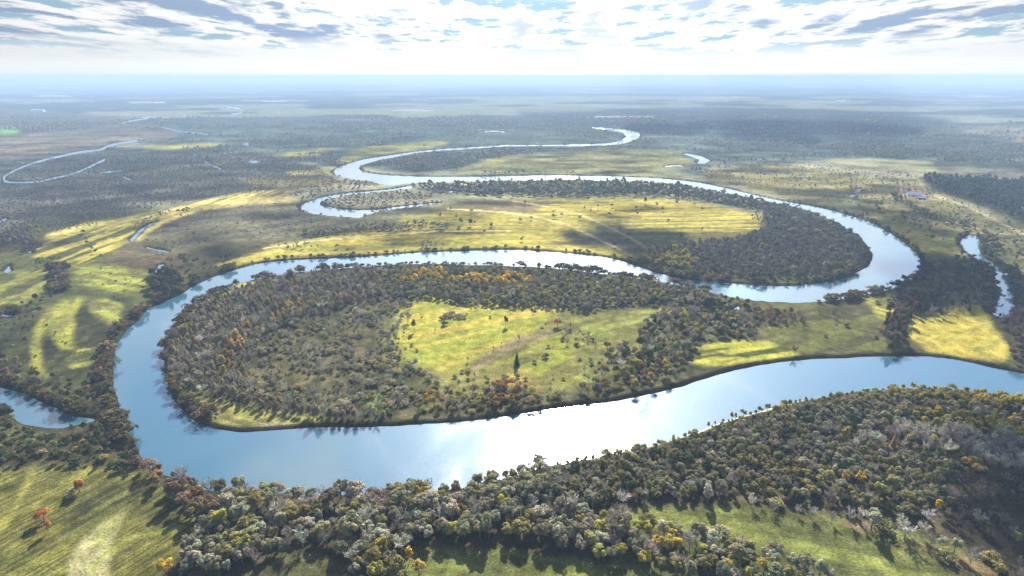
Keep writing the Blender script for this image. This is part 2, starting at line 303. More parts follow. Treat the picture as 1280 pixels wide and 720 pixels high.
# narrow pale beach and muddy bank darkened for the shade of its backlit face
beach = sstep(4.5, 1.5, SD) * (SD > -2) * sstep(690, 740, PX) * sstep(1090, 960, PX) * sstep(495, 510, PY + (PX - 980) * .28)
COLR = COLR * (1 - beach[..., None] * .8) + C(.36,.33,.22) * beach[..., None] * .8
mud_shade = (sstep(5.0, 2.0, SD + 5 * (fbm(WX / 16, WY / 16, 77, 3) - .42)) * (1 - beach))[..., None]
COLR = COLR * (1 - mud_shade * .85) + C(.024,.021,.014) * mud_shade * .85
COLR = COLR * (0.5 + 0.55 * fbm(WX / 5, WY / 5, 71, 3) + 0.5 * fbm(WX / 24, WY / 24, 72, 4))[..., None]
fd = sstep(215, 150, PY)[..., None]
COLR = COLR * (1 - fd) + COLR * C(.85, .98, 1.0) * fd  # distant ground tinted bluer, haze put into the colour
mm = sstep(120, 200, PY) * sstep(360, 310, PY)
COLR = COLR * (1 + mm * (1.7 * fbm(WX / 70, WY / 50, 73, 5) - .95))[..., None]
lum_ = COLR @ np.array([.3, .6, .1])
COLR = np.clip(COLR * .95 * np.clip(lum_ / .085, .25, 1.15)[..., None] ** .5, .004, .6)

# ------------------------------------------------------------------ materials
def mat(name):
    m = bpy.data.materials.new(name); m.use_nodes = True
    nt = m.node_tree; nt.nodes.clear()
    return m, nt.nodes, nt.links

def N(nodes, t, **kw):
    n = nodes.new(t)
    for k, v in kw.items():
        if k.startswith('i_'): n.inputs[k[2:].replace('_', ' ')].default_value = v
        else: setattr(n, k, v)
    return n

def ground_mat():
    m, n, l = mat('grassland')
    out = N(n, 'ShaderNodeOutputMaterial'); b = N(n, 'ShaderNodeBsdfDiffuse')
    a = N(n, 'ShaderNodeAttribute', attribute_name='cover')
    geo = N(n, 'ShaderNodeNewGeometry')
    t1 = N(n, 'ShaderNodeTexNoise'); t1.inputs['Scale'].default_value = .9; t1.inputs['Detail'].default_value = 5
    t2 = N(n, 'ShaderNodeTexNoise'); t2.inputs['Scale'].default_value = .13; t2.inputs['Detail'].default_value = 4
    l.new(geo.outputs['Position'], t1.inputs['Vector']); l.new(geo.outputs['Position'], t2.inputs['Vector'])
    mr = N(n, 'ShaderNodeMapRange'); mr.inputs['From Min'].default_value = .3; mr.inputs['From Max'].default_value = .7; mr.inputs['To Min'].default_value = .55; mr.inputs['To Max'].default_value = 1.4
    l.new(t1.outputs['Fac'], mr.inputs['Value'])
    mr2 = N(n, 'ShaderNodeMapRange'); mr2.inputs['From Min'].default_value = .35; mr2.inputs['From Max'].default_value = .65; mr2.inputs['To Min'].default_value = .75; mr2.inputs['To Max'].default_value = 1.25
    l.new(t2.outputs['Fac'], mr2.inputs['Value'])
    mu = N(n, 'ShaderNodeMath', operation='MULTIPLY'); l.new(mr.outputs[0], mu.inputs[0]); l.new(mr2.outputs[0], mu.inputs[1])
    vm = N(n, 'ShaderNodeVectorMath', operation='SCALE'); l.new(a.outputs['Color'], vm.inputs[0]); l.new(mu.outputs[0], vm.inputs['Scale'])
    l.new(vm.outputs[0], b.inputs['Color'])
    bp = N(n, 'ShaderNodeBump'); bp.inputs['Strength'].default_value = .5; bp.inputs['Distance'].default_value = .7
    l.new(t1.outputs['Fac'], bp.inputs['Height']); l.new(bp.outputs[0], b.inputs['Normal'])
    l.new(b.outputs[0], out.inputs[0])
    return m

def water_mat():
    m, n, l = mat('river_water')
    out = N(n, 'ShaderNodeOutputMaterial'); b = N(n, 'ShaderNodeBsdfPrincipled')
    b.inputs['Base Color'].default_value = (.02, .06, .09, 1)
    b.inputs['IOR'].default_value = 1.8
    geo = N(n, 'ShaderNodeNewGeometry')
    mp = N(n, 'ShaderNodeMapping'); mp.inputs['Scale'].default_value = (1, .55, 1)
    l.new(geo.outputs['Position'], mp.inputs['Vector'])
    big = N(n, 'ShaderNodeTexNoise'); big.inputs['Scale'].default_value = .022; big.inputs['Detail'].default_value = 5; big.inputs['Distortion'].default_value = 1.2
    l.new(mp.outputs[0], big.inputs['Vector'])
    rr = N(n, 'ShaderNodeMapRange'); rr.inputs['From Min'].default_value = .35; rr.inputs['From Max'].default_value = .65; rr.inputs['To Min'].default_value = .07; rr.inputs['To Max'].default_value = .17
    l.new(big.outputs['Fac'], rr.inputs['Value']); l.new(rr.outputs[0], b.inputs['Roughness'])
    w = N(n, 'ShaderNodeTexNoise'); w.inputs['Scale'].default_value = .35; w.inputs['Detail'].default_value = 4
    l.new(geo.outputs['Position'], w.inputs['Vector'])
    bp = N(n, 'ShaderNodeBump'); bp.inputs['Strength'].default_value = .06; bp.inputs['Distance'].default_value = .6
    l.new(w.outputs['Fac'], bp.inputs['Height']); l.new(bp.outputs[0], b.inputs['Normal'])
    l.new(b.outputs[0], out.inputs[0])
    return m

def leaf_mat(name, trans=.35):
    m, n, l = mat(name)
    out = N(n, 'ShaderNodeOutputMaterial')
    a = N(n, 'ShaderNodeAttribute', attribute_name='tint', attribute_type='INSTANCER')
    v = N(n, 'ShaderNodeAttribute', attribute_name='leaf')
    hs = N(n, 'ShaderNodeVectorMath', operation='MULTIPLY')
    l.new(a.outputs['Color'], hs.inputs[0]); l.new(v.outputs['Color'], hs.inputs[1])
    d = N(n, 'ShaderNodeBsdfDiffuse'); t = N(n, 'ShaderNodeBsdfTranslucent')
    l.new(hs.outputs[0], d.inputs[0]); l.new(hs.outputs[0], t.inputs[0])
    mx = N(n, 'ShaderNodeMixShader'); mx.inputs[0].default_value = trans
    l.new(d.outputs[0], mx.inputs[1]); l.new(t.outputs[0], mx.inputs[2]); l.new(mx.outputs[0], out.inputs[0])
    return m

def bark_mat(name, c1, c2):
    m, n, l = mat(name)
    out = N(n, 'ShaderNodeOutputMaterial'); b = N(n, 'ShaderNodeBsdfDiffuse')
    t = N(n, 'ShaderNodeTexNoise'); t.inputs['Scale'].default_value = 2.2
    cr = N(n, 'ShaderNodeValToRGB'); cr.color_ramp.elements[0].color = (*c1, 1); cr.color_ramp.elements[1].color = (*c2, 1)
    l.new(t.outputs['Fac'], cr.inputs[0]); l.new(cr.outputs[0], b.inputs[0]); l.new(b.outputs[0], out.inputs[0])
    return m

def plain_mat(name, c1, c2, scale=.8):
    return bark_mat(name, c1, c2)

GROUND = ground_mat(); WATER = water_mat(); LEAF = leaf_mat('leaves', .38); TWIG = leaf_mat('twigs', .15)
BARK = bark_mat('bark', (.06,.05,.04), (.14,.12,.10)); PALEBARK = bark_mat('pale_bark', (.16,.14,.13), (.30,.28,.27))

# ------------------------------------------------------------------ mesh helpers
def mesh_np(name, V, Fq, material, colors=None, cname='cover', smooth=False):
    me = bpy.data.meshes.new(name)
    V = np.asarray(V, np.float32); Fq = np.asarray(Fq, np.int32); k = Fq.shape[1]
    me.vertices.add(len(V)); me.vertices.foreach_set('co', V.ravel())
    me.loops.add(Fq.size); me.loops.foreach_set('vertex_index', Fq.ravel())
    me.polygons.add(len(Fq)); me.polygons.foreach_set('loop_start', np.arange(0, Fq.size, k, dtype=np.int32))
    me.polygons.foreach_set('loop_total', np.full(len(Fq), k, np.int32))
    if smooth: me.polygons.foreach_set('use_smooth', np.ones(len(Fq), bool))
    me.update(calc_edges=True)
    if colors is not None:
        a = me.attributes.new(cname, 'FLOAT_COLOR', 'POINT')
        a.data.foreach_set('color', np.concatenate([colors, np.ones((len(colors), 1))], 1).astype(np.float32).ravel())
    me.materials.append(material)
    return me

def link(name, me, parent=None, loc=None):
    o = bpy.data.objects.new(name, me); COL.objects.link(o)
    if parent: o.parent = parent
    if loc is not None: o.location = loc
    return o

def struct(name, me):
    o = link(name, me); o['kind'] = 'structure'; return o

# ground sheet: the lattice, widened to the horizon on every side
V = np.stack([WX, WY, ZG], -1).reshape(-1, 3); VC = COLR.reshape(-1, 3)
idx = np.arange(NX * NY).reshape(NY, NX)
Q = [np.stack([idx[1:, :-1], idx[1:, 1:], idx[:-1, 1:], idx[:-1, :-1]], -1).reshape(-1, 4)]
BIG = 110000.0
lv = np.stack([np.full(NY, -BIG), WY[:, 0], ZG[:, 0]], 1); rv = np.stack([np.full(NY, BIG), WY[:, -1], ZG[:, -1]], 1)
base = len(V); li = base + np.arange(NY); ri = base + NY + np.arange(NY)
Q.append(np.stack([li[1:], idx[1:, 0], idx[:-1, 0], li[:-1]], -1)); Q.append(np.stack([idx[1:, -1], ri[1:], ri[:-1], idx[:-1, -1]], -1))
brow = np.concatenate([[li[-1]], idx[-1], [ri[-1]]])
bx = np.concatenate([[-BIG], WX[-1], [BIG]]); bz = np.concatenate([[ZG[-1, 0]], ZG[-1], [ZG[-1, -1]]])
bv = np.stack([bx, np.full(len(bx), -60000.0), bz * 0 + 1], 1); b0 = base + 2 * NY; bi_ = b0 + np.arange(len(bx))
Q.append(np.stack([bi_[:-1], bi_[1:], brow[1:], brow[:-1]], -1))
V = np.concatenate([V, lv, rv, bv]); VC = np.concatenate([VC, COLR[:, 0], COLR[:, -1], np.tile(OLV, (len(bx), 1))])
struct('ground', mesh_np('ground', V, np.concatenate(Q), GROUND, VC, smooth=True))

# waters: flat sheets at z = 0, each a little wider than its shore so that the bank cuts it
cell_sd = np.minimum(np.minimum(SD[1:, 1:], SD[:-1, :-1]), np.minimum(SD[1:, :-1], SD[:-1, 1:]))
cb = BODY[:-1, :-1].copy()
wet_cell = cell_sd < 0.8
for bi, (nm, P) in enumerate(WPOLY):
    ii, jj = np.nonzero(wet_cell & (cb == bi))
    if bi == 0:
        ii2, jj2 = np.nonzero(wet_cell & (cb == -1)); ii = np.concatenate([ii, ii2]); jj = np.concatenate([jj, jj2])
    if not len(ii): continue
    q = np.stack([idx[ii + 1, jj], idx[ii + 1, jj + 1], idx[ii, jj + 1], idx[ii, jj]], -1)
    u, inv = np.unique(q.ravel(), return_inverse=True)
    VV = V[u].copy(); VV[:, 2] = 0
    struct(nm, mesh_np(nm, VV, inv.reshape(-1, 4), WATER))

# ------------------------------------------------------------------ tree prototypes
def cards(P, Nrm, size, rng, tri=False, elong=1.0):
    """little leaf sprays: one quad per point, facing roughly along Nrm"""
    n = len(P)
    Nrm = Nrm + rng.normal(0, .45, (n, 3)); Nrm /= np.linalg.norm(Nrm, axis=1)[:, None]
    up = rng.normal(0, 1, (n, 3)); T = np.cross(Nrm, up); T /= np.linalg.norm(T, axis=1)[:, None]; B = np.cross(Nrm, T)
    s = (size * rng.uniform(.6, 1.35, n))[:, None]
    a = rng.uniform(.6, 1.2, (4, n, 1))
    V = np.stack([P - T * s * a[0], P - B * s * a[1] * elong, P + T * s * a[2], P + B * s * a[3] * elong], 1).reshape(-1, 3)
    return V, np.arange(4 * n).reshape(n, 4)

def sph(n, rng):
    v = rng.normal(0, 1, (n, 3)); return v / np.linalg.norm(v, axis=1)[:, None]

def crown_round(rng, radii, cz, nblob, nleaf, size, blob_r=.42, vis=.42):
    """a crown of leaf sprays gathered in uneven clumps"""
    V = []; Lf = []
    for b in range(nblob):
        d = sph(1, rng)[0]; d[2] = abs(d[2]) * 1.1 - .35; d /= np.linalg.norm(d)
        rr = rng.uniform(.45, .82)
        c = d * radii * rr + np.array([0, 0, cz])
        r = blob_r * radii * rng.uniform(.7, 1.2) * np.array([1, 1, .85])
        u = sph(nleaf, rng); u[:, 2] = np.where(u[:, 2] < -.5, -u[:, 2], u[:, 2])
        p = c + u * r * rng.uniform(.75, 1.08, (nleaf, 1))
        v, f = cards(p, u + d * .3, size, rng); V.append(v)
        tone = rng.uniform(.78, 1.25)
        Lf.append(np.repeat(tone * rng.uniform(.8, 1.2, nleaf), 4))
    V = np.concatenate(V); n = len(V) // 4
    return V, np.arange(4 * n).reshape(n, 4), np.concatenate(Lf)

def tube(a, b, ra, rb, k=5):
    a = np.array(a, float); b = np.array(b, float); d = b - a; d /= np.linalg.norm(d)
    t = np.cross(d, [0.3, .9, .1]); t /= np.linalg.norm(t); s = np.cross(d, t)
    an = np.arange(k) * 2 * math.pi / k
    ring = np.cos(an)[:, None] * t + np.sin(an)[:, None] * s
    V = np.concatenate([a + ring * ra, b + ring * rb])
    i = np.arange(k); j = (i + 1) % k
    return V, np.stack([i, j, j + k, i + k], 1)

def join(parts):
    V = []; Fc = []; o = 0
    for v, f in parts: V.append(v); Fc.append(f + o); o += len(v)
    return np.concatenate(V), np.concatenate(Fc)

def trunk_np(rng, h, r, limbs=5, top=.75, spread=.35):
    p = []; z = 0; x = np.zeros(3)
    pts = [np.array([0, 0, -.5])]
    for k in range(4): pts.append(np.array([rng.normal(0, .12), rng.normal(0, .12), h * top * (k + 1) / 4]))
    for k in range(4): p.append(tube(pts[k], pts[k + 1], r * (1 - k * .2), r * (1 - (k + 1) * .2), 6))
    for q in range(limbs):
        an = q * 2.4 + rng.uniform(0, .6); s = pts[2] + (pts[4] - pts[2]) * rng.uniform(0, .8)
        e = s + np.array([math.cos(an) * h * spread, math.sin(an) * h * spread, h * rng.uniform(.15, .32)])
        p.append(tube(s, e, r * .45, r * .12, 4))
    return join(p)

def bare_np(rng, h=10, limbs=9, twigs=26, spread=.26):
    """leafless crown: rising limbs, each ending in a brush of fine twigs"""
    p = []; tw = []
    for q in range(limbs):
        an = q * 2.4 + rng.uniform(0, .7); z0 = h * rng.uniform(.2, .55)
        s = np.array([0, 0, z0]); L = h * rng.uniform(.3, .45)
        e = s + np.array([math.cos(an) * h * spread * rng.uniform(.6, 1.1), math.sin(an) * h * spread * rng.uniform(.6, 1.1), L])
        p.append(tube(s, e, .11, .05, 3))
        for b in range(twigs):
            t = rng.uniform(.25, 1); o = s + (e - s) * t
            d = (e - s) / np.linalg.norm(e - s) * .7 + rng.normal(0, .55, 3); d[2] = abs(d[2]) + .25; d /= np.linalg.norm(d)
            ll = rng.uniform(.9, 2.0); side = np.cross(d, rng.normal(0, 1, 3)); side /= np.linalg.norm(side)
            w = rng.uniform(.05, .13)
            tw.append((np.array([o - side * w * .5, o + side * w * .5, o + d * ll + side * w, o + d * ll - side * w * 1.4]), np.array([[0, 1, 2, 3]])))
    return join(p + tw)

def conifer_np(rng, h=10, r=2.1, tiers=11, per=12):
    V = []; n = 0; lf = []
    for t in range(tiers):
        z = h * (.1 + .9 * t / tiers); rr = r * (1 - t / tiers) ** .85 + .12
        for k in range(per):
            an = k * 2 * math.pi / per + rng.uniform(-.25, .25) + t
            L = rr * rng.uniform(.7, 1.15); w = L * .34 + .12
            d = np.array([math.cos(an), math.sin(an), 0]); s = np.array([-d[1], d[0], 0])
            a = np.array([0, 0, z + .35]); e = d * L + np.array([0, 0, z - .28 * L])
            V += [a, e * .6 + a * .4 - s * w, e, e * .6 + a * .4 + s * w]; lf += [rng.uniform(.7, 1.25)] * 4
    V = np.array(V); return V, np.arange(len(V)).reshape(-1, 4), np.array(lf)

def leafmesh(name, V, Fq, lf, material):
    c = np.stack([lf * (1 + .35 * (lf - 1)), lf, lf * (1 - .35 * (lf - 1))], 1)
    return mesh_np(name, V, Fq, material, c, 'leaf')

PROTO = {}   # kind -> list of (crown mesh, trunk mesh) ; all about 10 m tall
def build_protos():
    for s in range(5):
        rng = np.random.default_rng(100 + s)
        v, f, lf = crown_round(rng, np.array([[3.5, 3.3, 3.9], [2.7, 2.9, 4.3], [3.3, 2.9, 3.6], [3.9, 3.7, 3.5], [2.6, 2.5, 4.4]][s]), 5.7, 17, 58, .40, .37)
        tv, tf = trunk_np(rng, 10, .28)
        PROTO.setdefault('round', []).append((leafmesh('broadleaf_crown', v, f, lf, LEAF), mesh_np('broadleaf_trunk', tv, tf, BARK)))
        v, f, lf = crown_round(rng, np.array([1.7, 1.7, 4.3]) * rng.uniform(.9, 1.1, 3), 5.4, 12, 34, .42, .5)
        tv, tf = trunk_np(rng, 10, .2, 4, .8, .12)
        PROTO.setdefault('narrow', []).append((leafmesh('slender_crown', v, f, lf, LEAF), mesh_np('slender_trunk', tv, tf, PALEBARK)))
        v, f = bare_np(rng); lf = np.repeat(rng.uniform(.75, 1.25, len(f)), 4)
        if len(lf) != len(v): lf = rng.uniform(.8, 1.2, len(v))
        tv, tf = trunk_np(rng, 10, .2, 3, .6, .1)
        PROTO.setdefault('bare', []).append((leafmesh('bare_crown', v, f, lf, TWIG), mesh_np('bare_trunk', tv, tf, PALEBARK)))
        v, f, lf = conifer_np(rng); tv, tf = tube((0, 0, -.5), (0, 0, 7), .2, .05, 6)
        PROTO.setdefault('conifer', []).append((leafmesh('conifer_crown', v, f, lf, LEAF), mesh_np('conifer_trunk', tv, tf, BARK)))
        v, f, lf = crown_round(rng, np.array([2.6, 2.6, 1.9]) * rng.uniform(.85, 1.15, 3), 1.5, 9, 26, .42, .5)
        tv, tf = join([tube((0, 0, -.3), (math.cos(a) * .8, math.sin(a) * .8, 1.6), .09, .04, 4) for a in (0, 1.5, 2.9, 4.4)])
        PROTO.setdefault('shrub', []).append((leafmesh('shrub_crown', v, f, lf, LEAF), mesh_np('shrub_stems', tv, tf, BARK)))
        # light versions for trees far away
        v, f, lf = crown_round(rng, np.array([3.9, 3.9, 4.2]), 5.6, 7, 14, 1.15)
        PROTO.setdefault('far_round', []).append((leafmesh('far_crown', v, f, lf, LEAF), None))
        v, f, lf = crown_round(rng, np.array([1.9, 1.9, 4.4]), 5.2, 6, 12, .85, .5)
        PROTO.setdefault('far_narrow', []).append((leafmesh('far_slender_crown', v, f, lf, LEAF), None))
build_protos()

# ------------------------------------------------------------------ stands of trees
GG = (.185,.18,.11); OG = (.195,.18,.065); DG = (.04,.055,.022); YL = (.42,.29,.025); YG = (.28,.25,.05)
OR = (.28,.16,.06); RB = (.15,.105,.065); GB = (.20,.18,.155); LV = (.335,.33,.285); SG = (.27,.265,.19); FG = (.115,.12,.08)
# stand: name, outline, spacing, kinds (kind, tint, weight), height, thinning, clumps
ST = []
def stand(name, P, sp, mix, h, keep=1.0, clump=0.0, hv=.2):
    ST.append((name, [tuple(map(float, p)) for p in P], sp, mix, h, keep, clump, hv))

GREENS = [('round', GG, 5), ('round', OG, 2.5), ('round', SG, 2.5), ('round', YG, .5), ('bare', GB, 1.6), ('bare', LV, .7), ('round', RB, .25)]
# near bank wood, left big crowned part
stand('big-crowned riverside wood', [(300,616),(330,626),(395,624),(480,622),(560,618),(620,606),(680,590),(700,600),(690,640),(740,650),(820,668),(740,692),(640,684),(540,678),(500,700),(510,730),(440,730),(425,700),(370,686),(300,722),(220,726),(240,690),(262,660),(280,640)], 5.8, GREENS, 9, .97)
stand('rust-brown bankside copse', [(178,585),(205,597),(240,606),(258,618),(300,620),(285,645),(255,660),(225,640),(195,612),(178,600)], 6.5, [('round', RB, 3), ('round', OR, 1.2), ('round', OG, 1), ('bare', GB, 1)], 9)
stand('dark bank thicket', [(-60,535),(10,532),(50,540),(100,538),(125,530),(150,520),(160,545),(172,570),(180,590),(170,600),(120,586),(60,580),(0,590),(-60,600)], 5.6, [('shrub', (.06,.075,.03), 3), ('round', (.065,.085,.035), 3), ('round', (.10,.11,.05), 1.5), ('shrub', OG, .8), ('round', GG, .4)], 5.2, .9)
stand('dark bank thicket', [(0,478),(-60,468),(-60,440),(0,450),(60,470),(100,480),(135,450),(140,470),(142,492),(152,520),(125,523),(90,516),(60,503),(25,488)], 6, [('shrub', (.07,.08,.035), 2.5), ('round', (.065,.08,.035), 1.5), ('round', RB, .4), ('round', OG, 1), ('bare', GB, 1.5)], 5, .8)
stand('long meadow-side belt', [(735,660),(830,668),(900,680),(1000,706),(1062,745),(940,745),(850,722),(740,704),(690,690),(700,662)], 5.6, [('round', GG, 3), ('round', SG, 3), ('round', YG, 1.6), ('round', OG, 1.5), ('bare', GB, 1)], 8.4)
RW = [('round', GG, 4), ('round', OG, 3), ('round', DG, 2.2), ('round', SG, 1), ('bare', GB, 1.6), ('narrow', OG, 1)]
stand('wide riverside wood', [(690,590),(760,578),(870,552),(960,526),(1050,508),(1140,502),(1230,506),(1300,516),(1420,545),(1420,600),(1280,590),(1180,600),(1190,640),(1150,656),(1060,640),(960,628),(880,626),(770,634),(700,640)], 3.6, RW, 5.7, .96)
stand('low willow fringe', [(640,600),(690,584),(760,573),(850,550),(905,530),(960,515),(1050,497),(1135,490),(1140,500),(1050,507),(960,525),(870,550),(760,578),(700,592),(650,606)], 3.6, [('round', YG, 1), ('round', OG, 2), ('narrow', OG, 1.5), ('shrub', OG, .5)], 4.4)
stand('golden fringe', [(1100,490),(1190,490),(1290,503),(1420,530),(1420,548),(1290,516),(1200,505),(1110,500)], 4.0, [('round', YG, 2), ('round', (.3,.24,.03), 2), ('round', OG, 1)], 5.4)
stand('golden middle ridge', [(1140,524),(1200,524),(1300,540),(1420,556),(1420,575),(1300,562),(1220,548),(1150,540)], 5.2, [('round', (.3,.24,.035), 2), ('round', YG, 2), ('round', OG, 1.5)], 6.6)
stand('pale bare belt', [(1050,560),(1100,546),(1180,545),(1260,556),(1320,575),(1320,605),(1240,596),(1200,575),(1130,568)], 5, [('bare', LV, 4), ('bare', GB, 2), ('narrow', YG, .4)], 9)
stand('meadow-edge bare trees', [(880,632),(960,634),(1050,648),(1120,664),(1200,690),(1290,720),(1290,745),(1230,722),(1160,694),(1080,668),(1000,650),(930,640)], 6, [('bare', LV, 4), ('bare', GB, 2), ('round', SG, 1), ('shrub', OG, 1.5)], 7.5, .75)
stand('sparse brown wood', [(1180,605),(1300,596),(1420,620),(1420,760),(1300,725),(1220,690),(1160,664)], 4.8, [('bare', GB, 2), ('bare', (.10,.075,.06), 2.5), ('round', (.08,.07,.035), 1.5), ('round', OG, .6)], 5.6, .9, .2)
# island
stand('island crescent wood', [(214,470),(216,440),(225,418),(250,392),(290,370),(340,354),(420,341),(470,340),(480,372),(420,388),(370,402),(330,430),(310,470),(320,500),(390,512),(460,522),(480,530),(420,530),(350,520),(290,505),(240,492)], 4.4, [('narrow', (.21,.185,.12), 3), ('narrow', (.22,.17,.10), 1.6), ('narrow', GG, 1.8), ('bare', GB, 2.6), ('bare', LV, .6), ('narrow', OG, 1.4)], 7.2, .95)
stand('orange-leaved band', [(272,470),(285,440),(310,412),(345,395),(375,382),(385,388),(350,404),(322,424),(300,450),(290,480),(276,484)], 6, [('narrow', (.34,.25,.07), 3), ('narrow', (.27,.18,.06), 1.5), ('bare', GB, 1)], 8.5)
stand('island shrubland', [(330,430),(370,402),(430,388),(500,372),(520,385),(500,400),(500,440),(530,470),(560,490),(540,520),(480,526),(400,516),(325,500),(312,470)], 4.8, [('shrub', GG, 3), ('shrub', (.16,.15,.09), 2), ('bare', GB, 2.6), ('bare', LV, .8), ('shrub', OG, 1.5), ('narrow', GG, 1)], 5.2, .84, .23)
stand('island north wood', [(440,341),(520,336),(640,339),(740,346),(850,361),(915,376),(905,388),(850,383),(780,384),(740,392),(700,389),(640,387),(570,382),(520,374),(470,378)], 4.9, [('round', GG, 4), ('round', OG, 2.5), ('round', YG, 2.2), ('bare', GB, 1.6), ('round', DG, 1), ('round', SG, 1)], 6.4, .98)
stand('yellow-leaved row', [(508,344),(560,346),(600,350),(660,350),(668,360),(600,362),(540,356),(500,360)], 6.5, [('round', (.5,.36,.035), 4), ('round', (.34,.29,.04), 1.5), ('round', OG, .6)], 8, .85)
stand('island copse', [(800,410),(830,392),(870,378),(930,378),(945,390),(950,412),(930,426),(890,424),(870,440),(850,455),(800,470),(745,480),(765,445),(800,440)], 5.8, [('round', GG, 3), ('round', DG, 2), ('round', YG, 1.5), ('bare', GB, 2), ('round', RB, 1.2), ('bare', LV, .5)], 7, .85)
stand('island south bank trees', [(500,520),(560,500),(600,490),(640,496),(690,500),(740,480),(800,470),(860,458),(870,470),(800,488),(740,498),(690,506),(640,514),(560,524)], 6.4, [('round', OG, 2), ('round', GG, 2), ('round', (.24,.165,.06), 1.3), ('round', YG, 1.4), ('shrub', OG, 2), ('bare', GB, 1.5)], 6.5, .8)
stand('rusty bank clump', [(608,492),(630,484),(655,488),(672,500),(664,512),(620,516),(604,508)], 5, [('round', OR, 2), ('round', RB, 1.5), ('round', (.3,.17,.05), 1.5), ('shrub', OG, 1), ('bare', GB, 1)], 6.5, .85)
stand('golden bank clump', [(525,508),(545,492),(560,486),(555,502),(535,518)], 5.6, [('round', YL, 2), ('round', OR, .7), ('shrub', OG, 1)], 6.5)
stand('island meadow scatter', [(500,380),(700,390),(735,410),(860,388),(800,440),(740,480),(600,490),(520,460)], 15, [('shrub', GG, 2), ('bare', GB, 1.5), ('shrub', OG, 1)], 3.2, .2)
stand('clearing edge scrub', stroke(spline([(498,386),(490,410),(500,435),(520,455),(560,472),(600,484),(660,486),(710,478),(740,450)], False, 8), 15), 7.5, [('shrub', GG, 2), ('shrub', OG, 2), ('bare', GB, 1.5), ('shrub', YG, .6), ('round', RB, .5)], 4.4, .5, .2)
stand('brown hedge', [(690,420),(720,410),(745,425),(752,440),(720,438),(700,430)], 6.5, [('bare', (.15,.10,.09), 2), ('shrub', (.1,.08,.05), 1), ('bare', GB, 1)], 4.6, .45)
stand('brown hedge', [(810,400),(780,425),(755,450),(735,470),(760,470),(790,445),(820,425)], 6, [('bare', (.13,.09,.08), 2), ('shrub', RB, 1), ('bare', GB, 1)], 4.6, .5)
stand('island east field scatter', [(950,385),(1100,378),(1105,440),(980,448),(930,455)], 13, [('bare', (.13,.08,.06), 2), ('shrub', RB, 1), ('shrub', OG, 1)], 5.5, .3, .3)
stand('brown field copse', [(945,395),(975,392),(1005,398),(1005,408),(950,410)], 6, [('bare', (.16,.08,.055), 3), ('round', RB, 1)], 6)
stand('bank row of brown trees', stroke([(1005,378),(1040,376),(1075,371),(1100,367)], 4), 5.4, [('narrow', (.11,.06,.035), 2), ('bare', (.13,.08,.06), 1.5), ('conifer', DG, 1)], 8, .9)
stand('dark wood by the bend', [(1104,372),(1135,355),(1160,340),(1200,318),(1240,345),(1246,380),(1235,385),(1205,378),(1165,396),(1140,388),(1120,392)], 6.5, [('shrub', (.06,.06,.035), 3), ('narrow', (.07,.06,.035), 2), ('bare', (.1,.08,.07), 3), ('conifer', DG, 1)], 6, .75, .2)
stand('dark tree line', [(1106,444),(1104,400),(1114,388),(1140,382),(1165,392),(1150,398),(1135,402),(1130,425),(1140,440)], 5.5, [('narrow', (.12,.07,.04), 2), ('narrow', DG, 2), ('conifer', DG, 1.5), ('bare', (.12,.09,.08), 1.5), ('round', RB, .7)], 9.5)
stand('dark tree line', [(1140,388),(1175,396),(1205,380),(1225,376),(1215,388),(1190,398),(1160,402)], 6, [('narrow', DG, 2), ('conifer', DG, 1), ('bare', GB, 2)], 8, .8)
stand('brown right bank wood', [(1240,392),(1262,398),(1300,395),(1380,420),(1380,490),(1290,464),(1262,455),(1258,430),(1245,410)], 6, [('bare', (.14,.09,.075), 3), ('narrow', (.1,.06,.04), 1.5), ('round', RB, 1)], 8, .85)
# second bend
stand('bend wood', [(804,326),(830,316),(870,308),(930,300),(958,288),(955,268),(985,262),(1030,276),(1070,300),(1084,318),(1068,336),(1010,350),(930,350),(870,345),(825,336)], 5.8, [('round', FG, 4), ('narrow', FG, 2), ('bare', (.11,.10,.10), 3), ('round', GG, 1.2)], 8, .97)
stand('yellow tip of the bend wood', [(800,326),(815,316),(850,318),(870,330),(862,342),(825,336)], 6.5, [('round', YG, 3), ('round', (.3,.25,.04), 2), ('round', GG, 1)], 8)
stand('gold patch on the bend', [(935,268),(955,268),(968,284),(955,290),(940,278)], 8, [('narrow', (.3,.2,.05), 2), ('narrow', RB, 1)], 7, .7)
stand('riverside wood of the far reach', [(505,234),(640,229.5),(780,229.5),(870,238),(930,250),(985,260),(985,275),(950,266),(900,254),(800,246.5),(640,246.5),(560,243)], 8.5, [('far_round', (.08,.09,.065), 4), ('far_narrow', (.09,.09,.075), 2), ('far_round', GG, 2)], 9, .97)
stand('wood on the old arm', [(404,255),(430,245),(500,240),(540,245),(530,253),(480,259),(440,261),(412,258)], 9, [('far_round', (.09,.08,.065), 3), ('far_narrow', (.1,.085,.07), 2), ('far_round', RB, 1)], 4.6, .8)
stand('wood on the old arm', [(360,245),(400,228),(470,226),(490,232),(430,240),(400,246),(375,254)], 9, [('far_round', (.09,.08,.065), 3), ('far_round', RB, 1), ('far_narrow', GB, 1)], 5, .65)
stand('hedge of the bright field', stroke([(420,292),(470,287),(540,284),(560,288)], 3.5), 7, [('far_round', GG, 2), ('far_round', (.12,.10,.07), 2), ('far_narrow', OG, 1)], 6, .7)
stand('hedge of the bright field', stroke([(380,296),(400,293),(425,291)], 3), 6, [('far_round', FG, 2), ('far_round', GG, 1)], 6, .9)
stand('field scatter', [(350,300),(640,255),(880,258),(900,290),(780,318),(640,308),(400,318)], 30, [('far_round', GG, 2), ('far_round', RB, 1), ('far_narrow', FG, 1)], 7, .3)
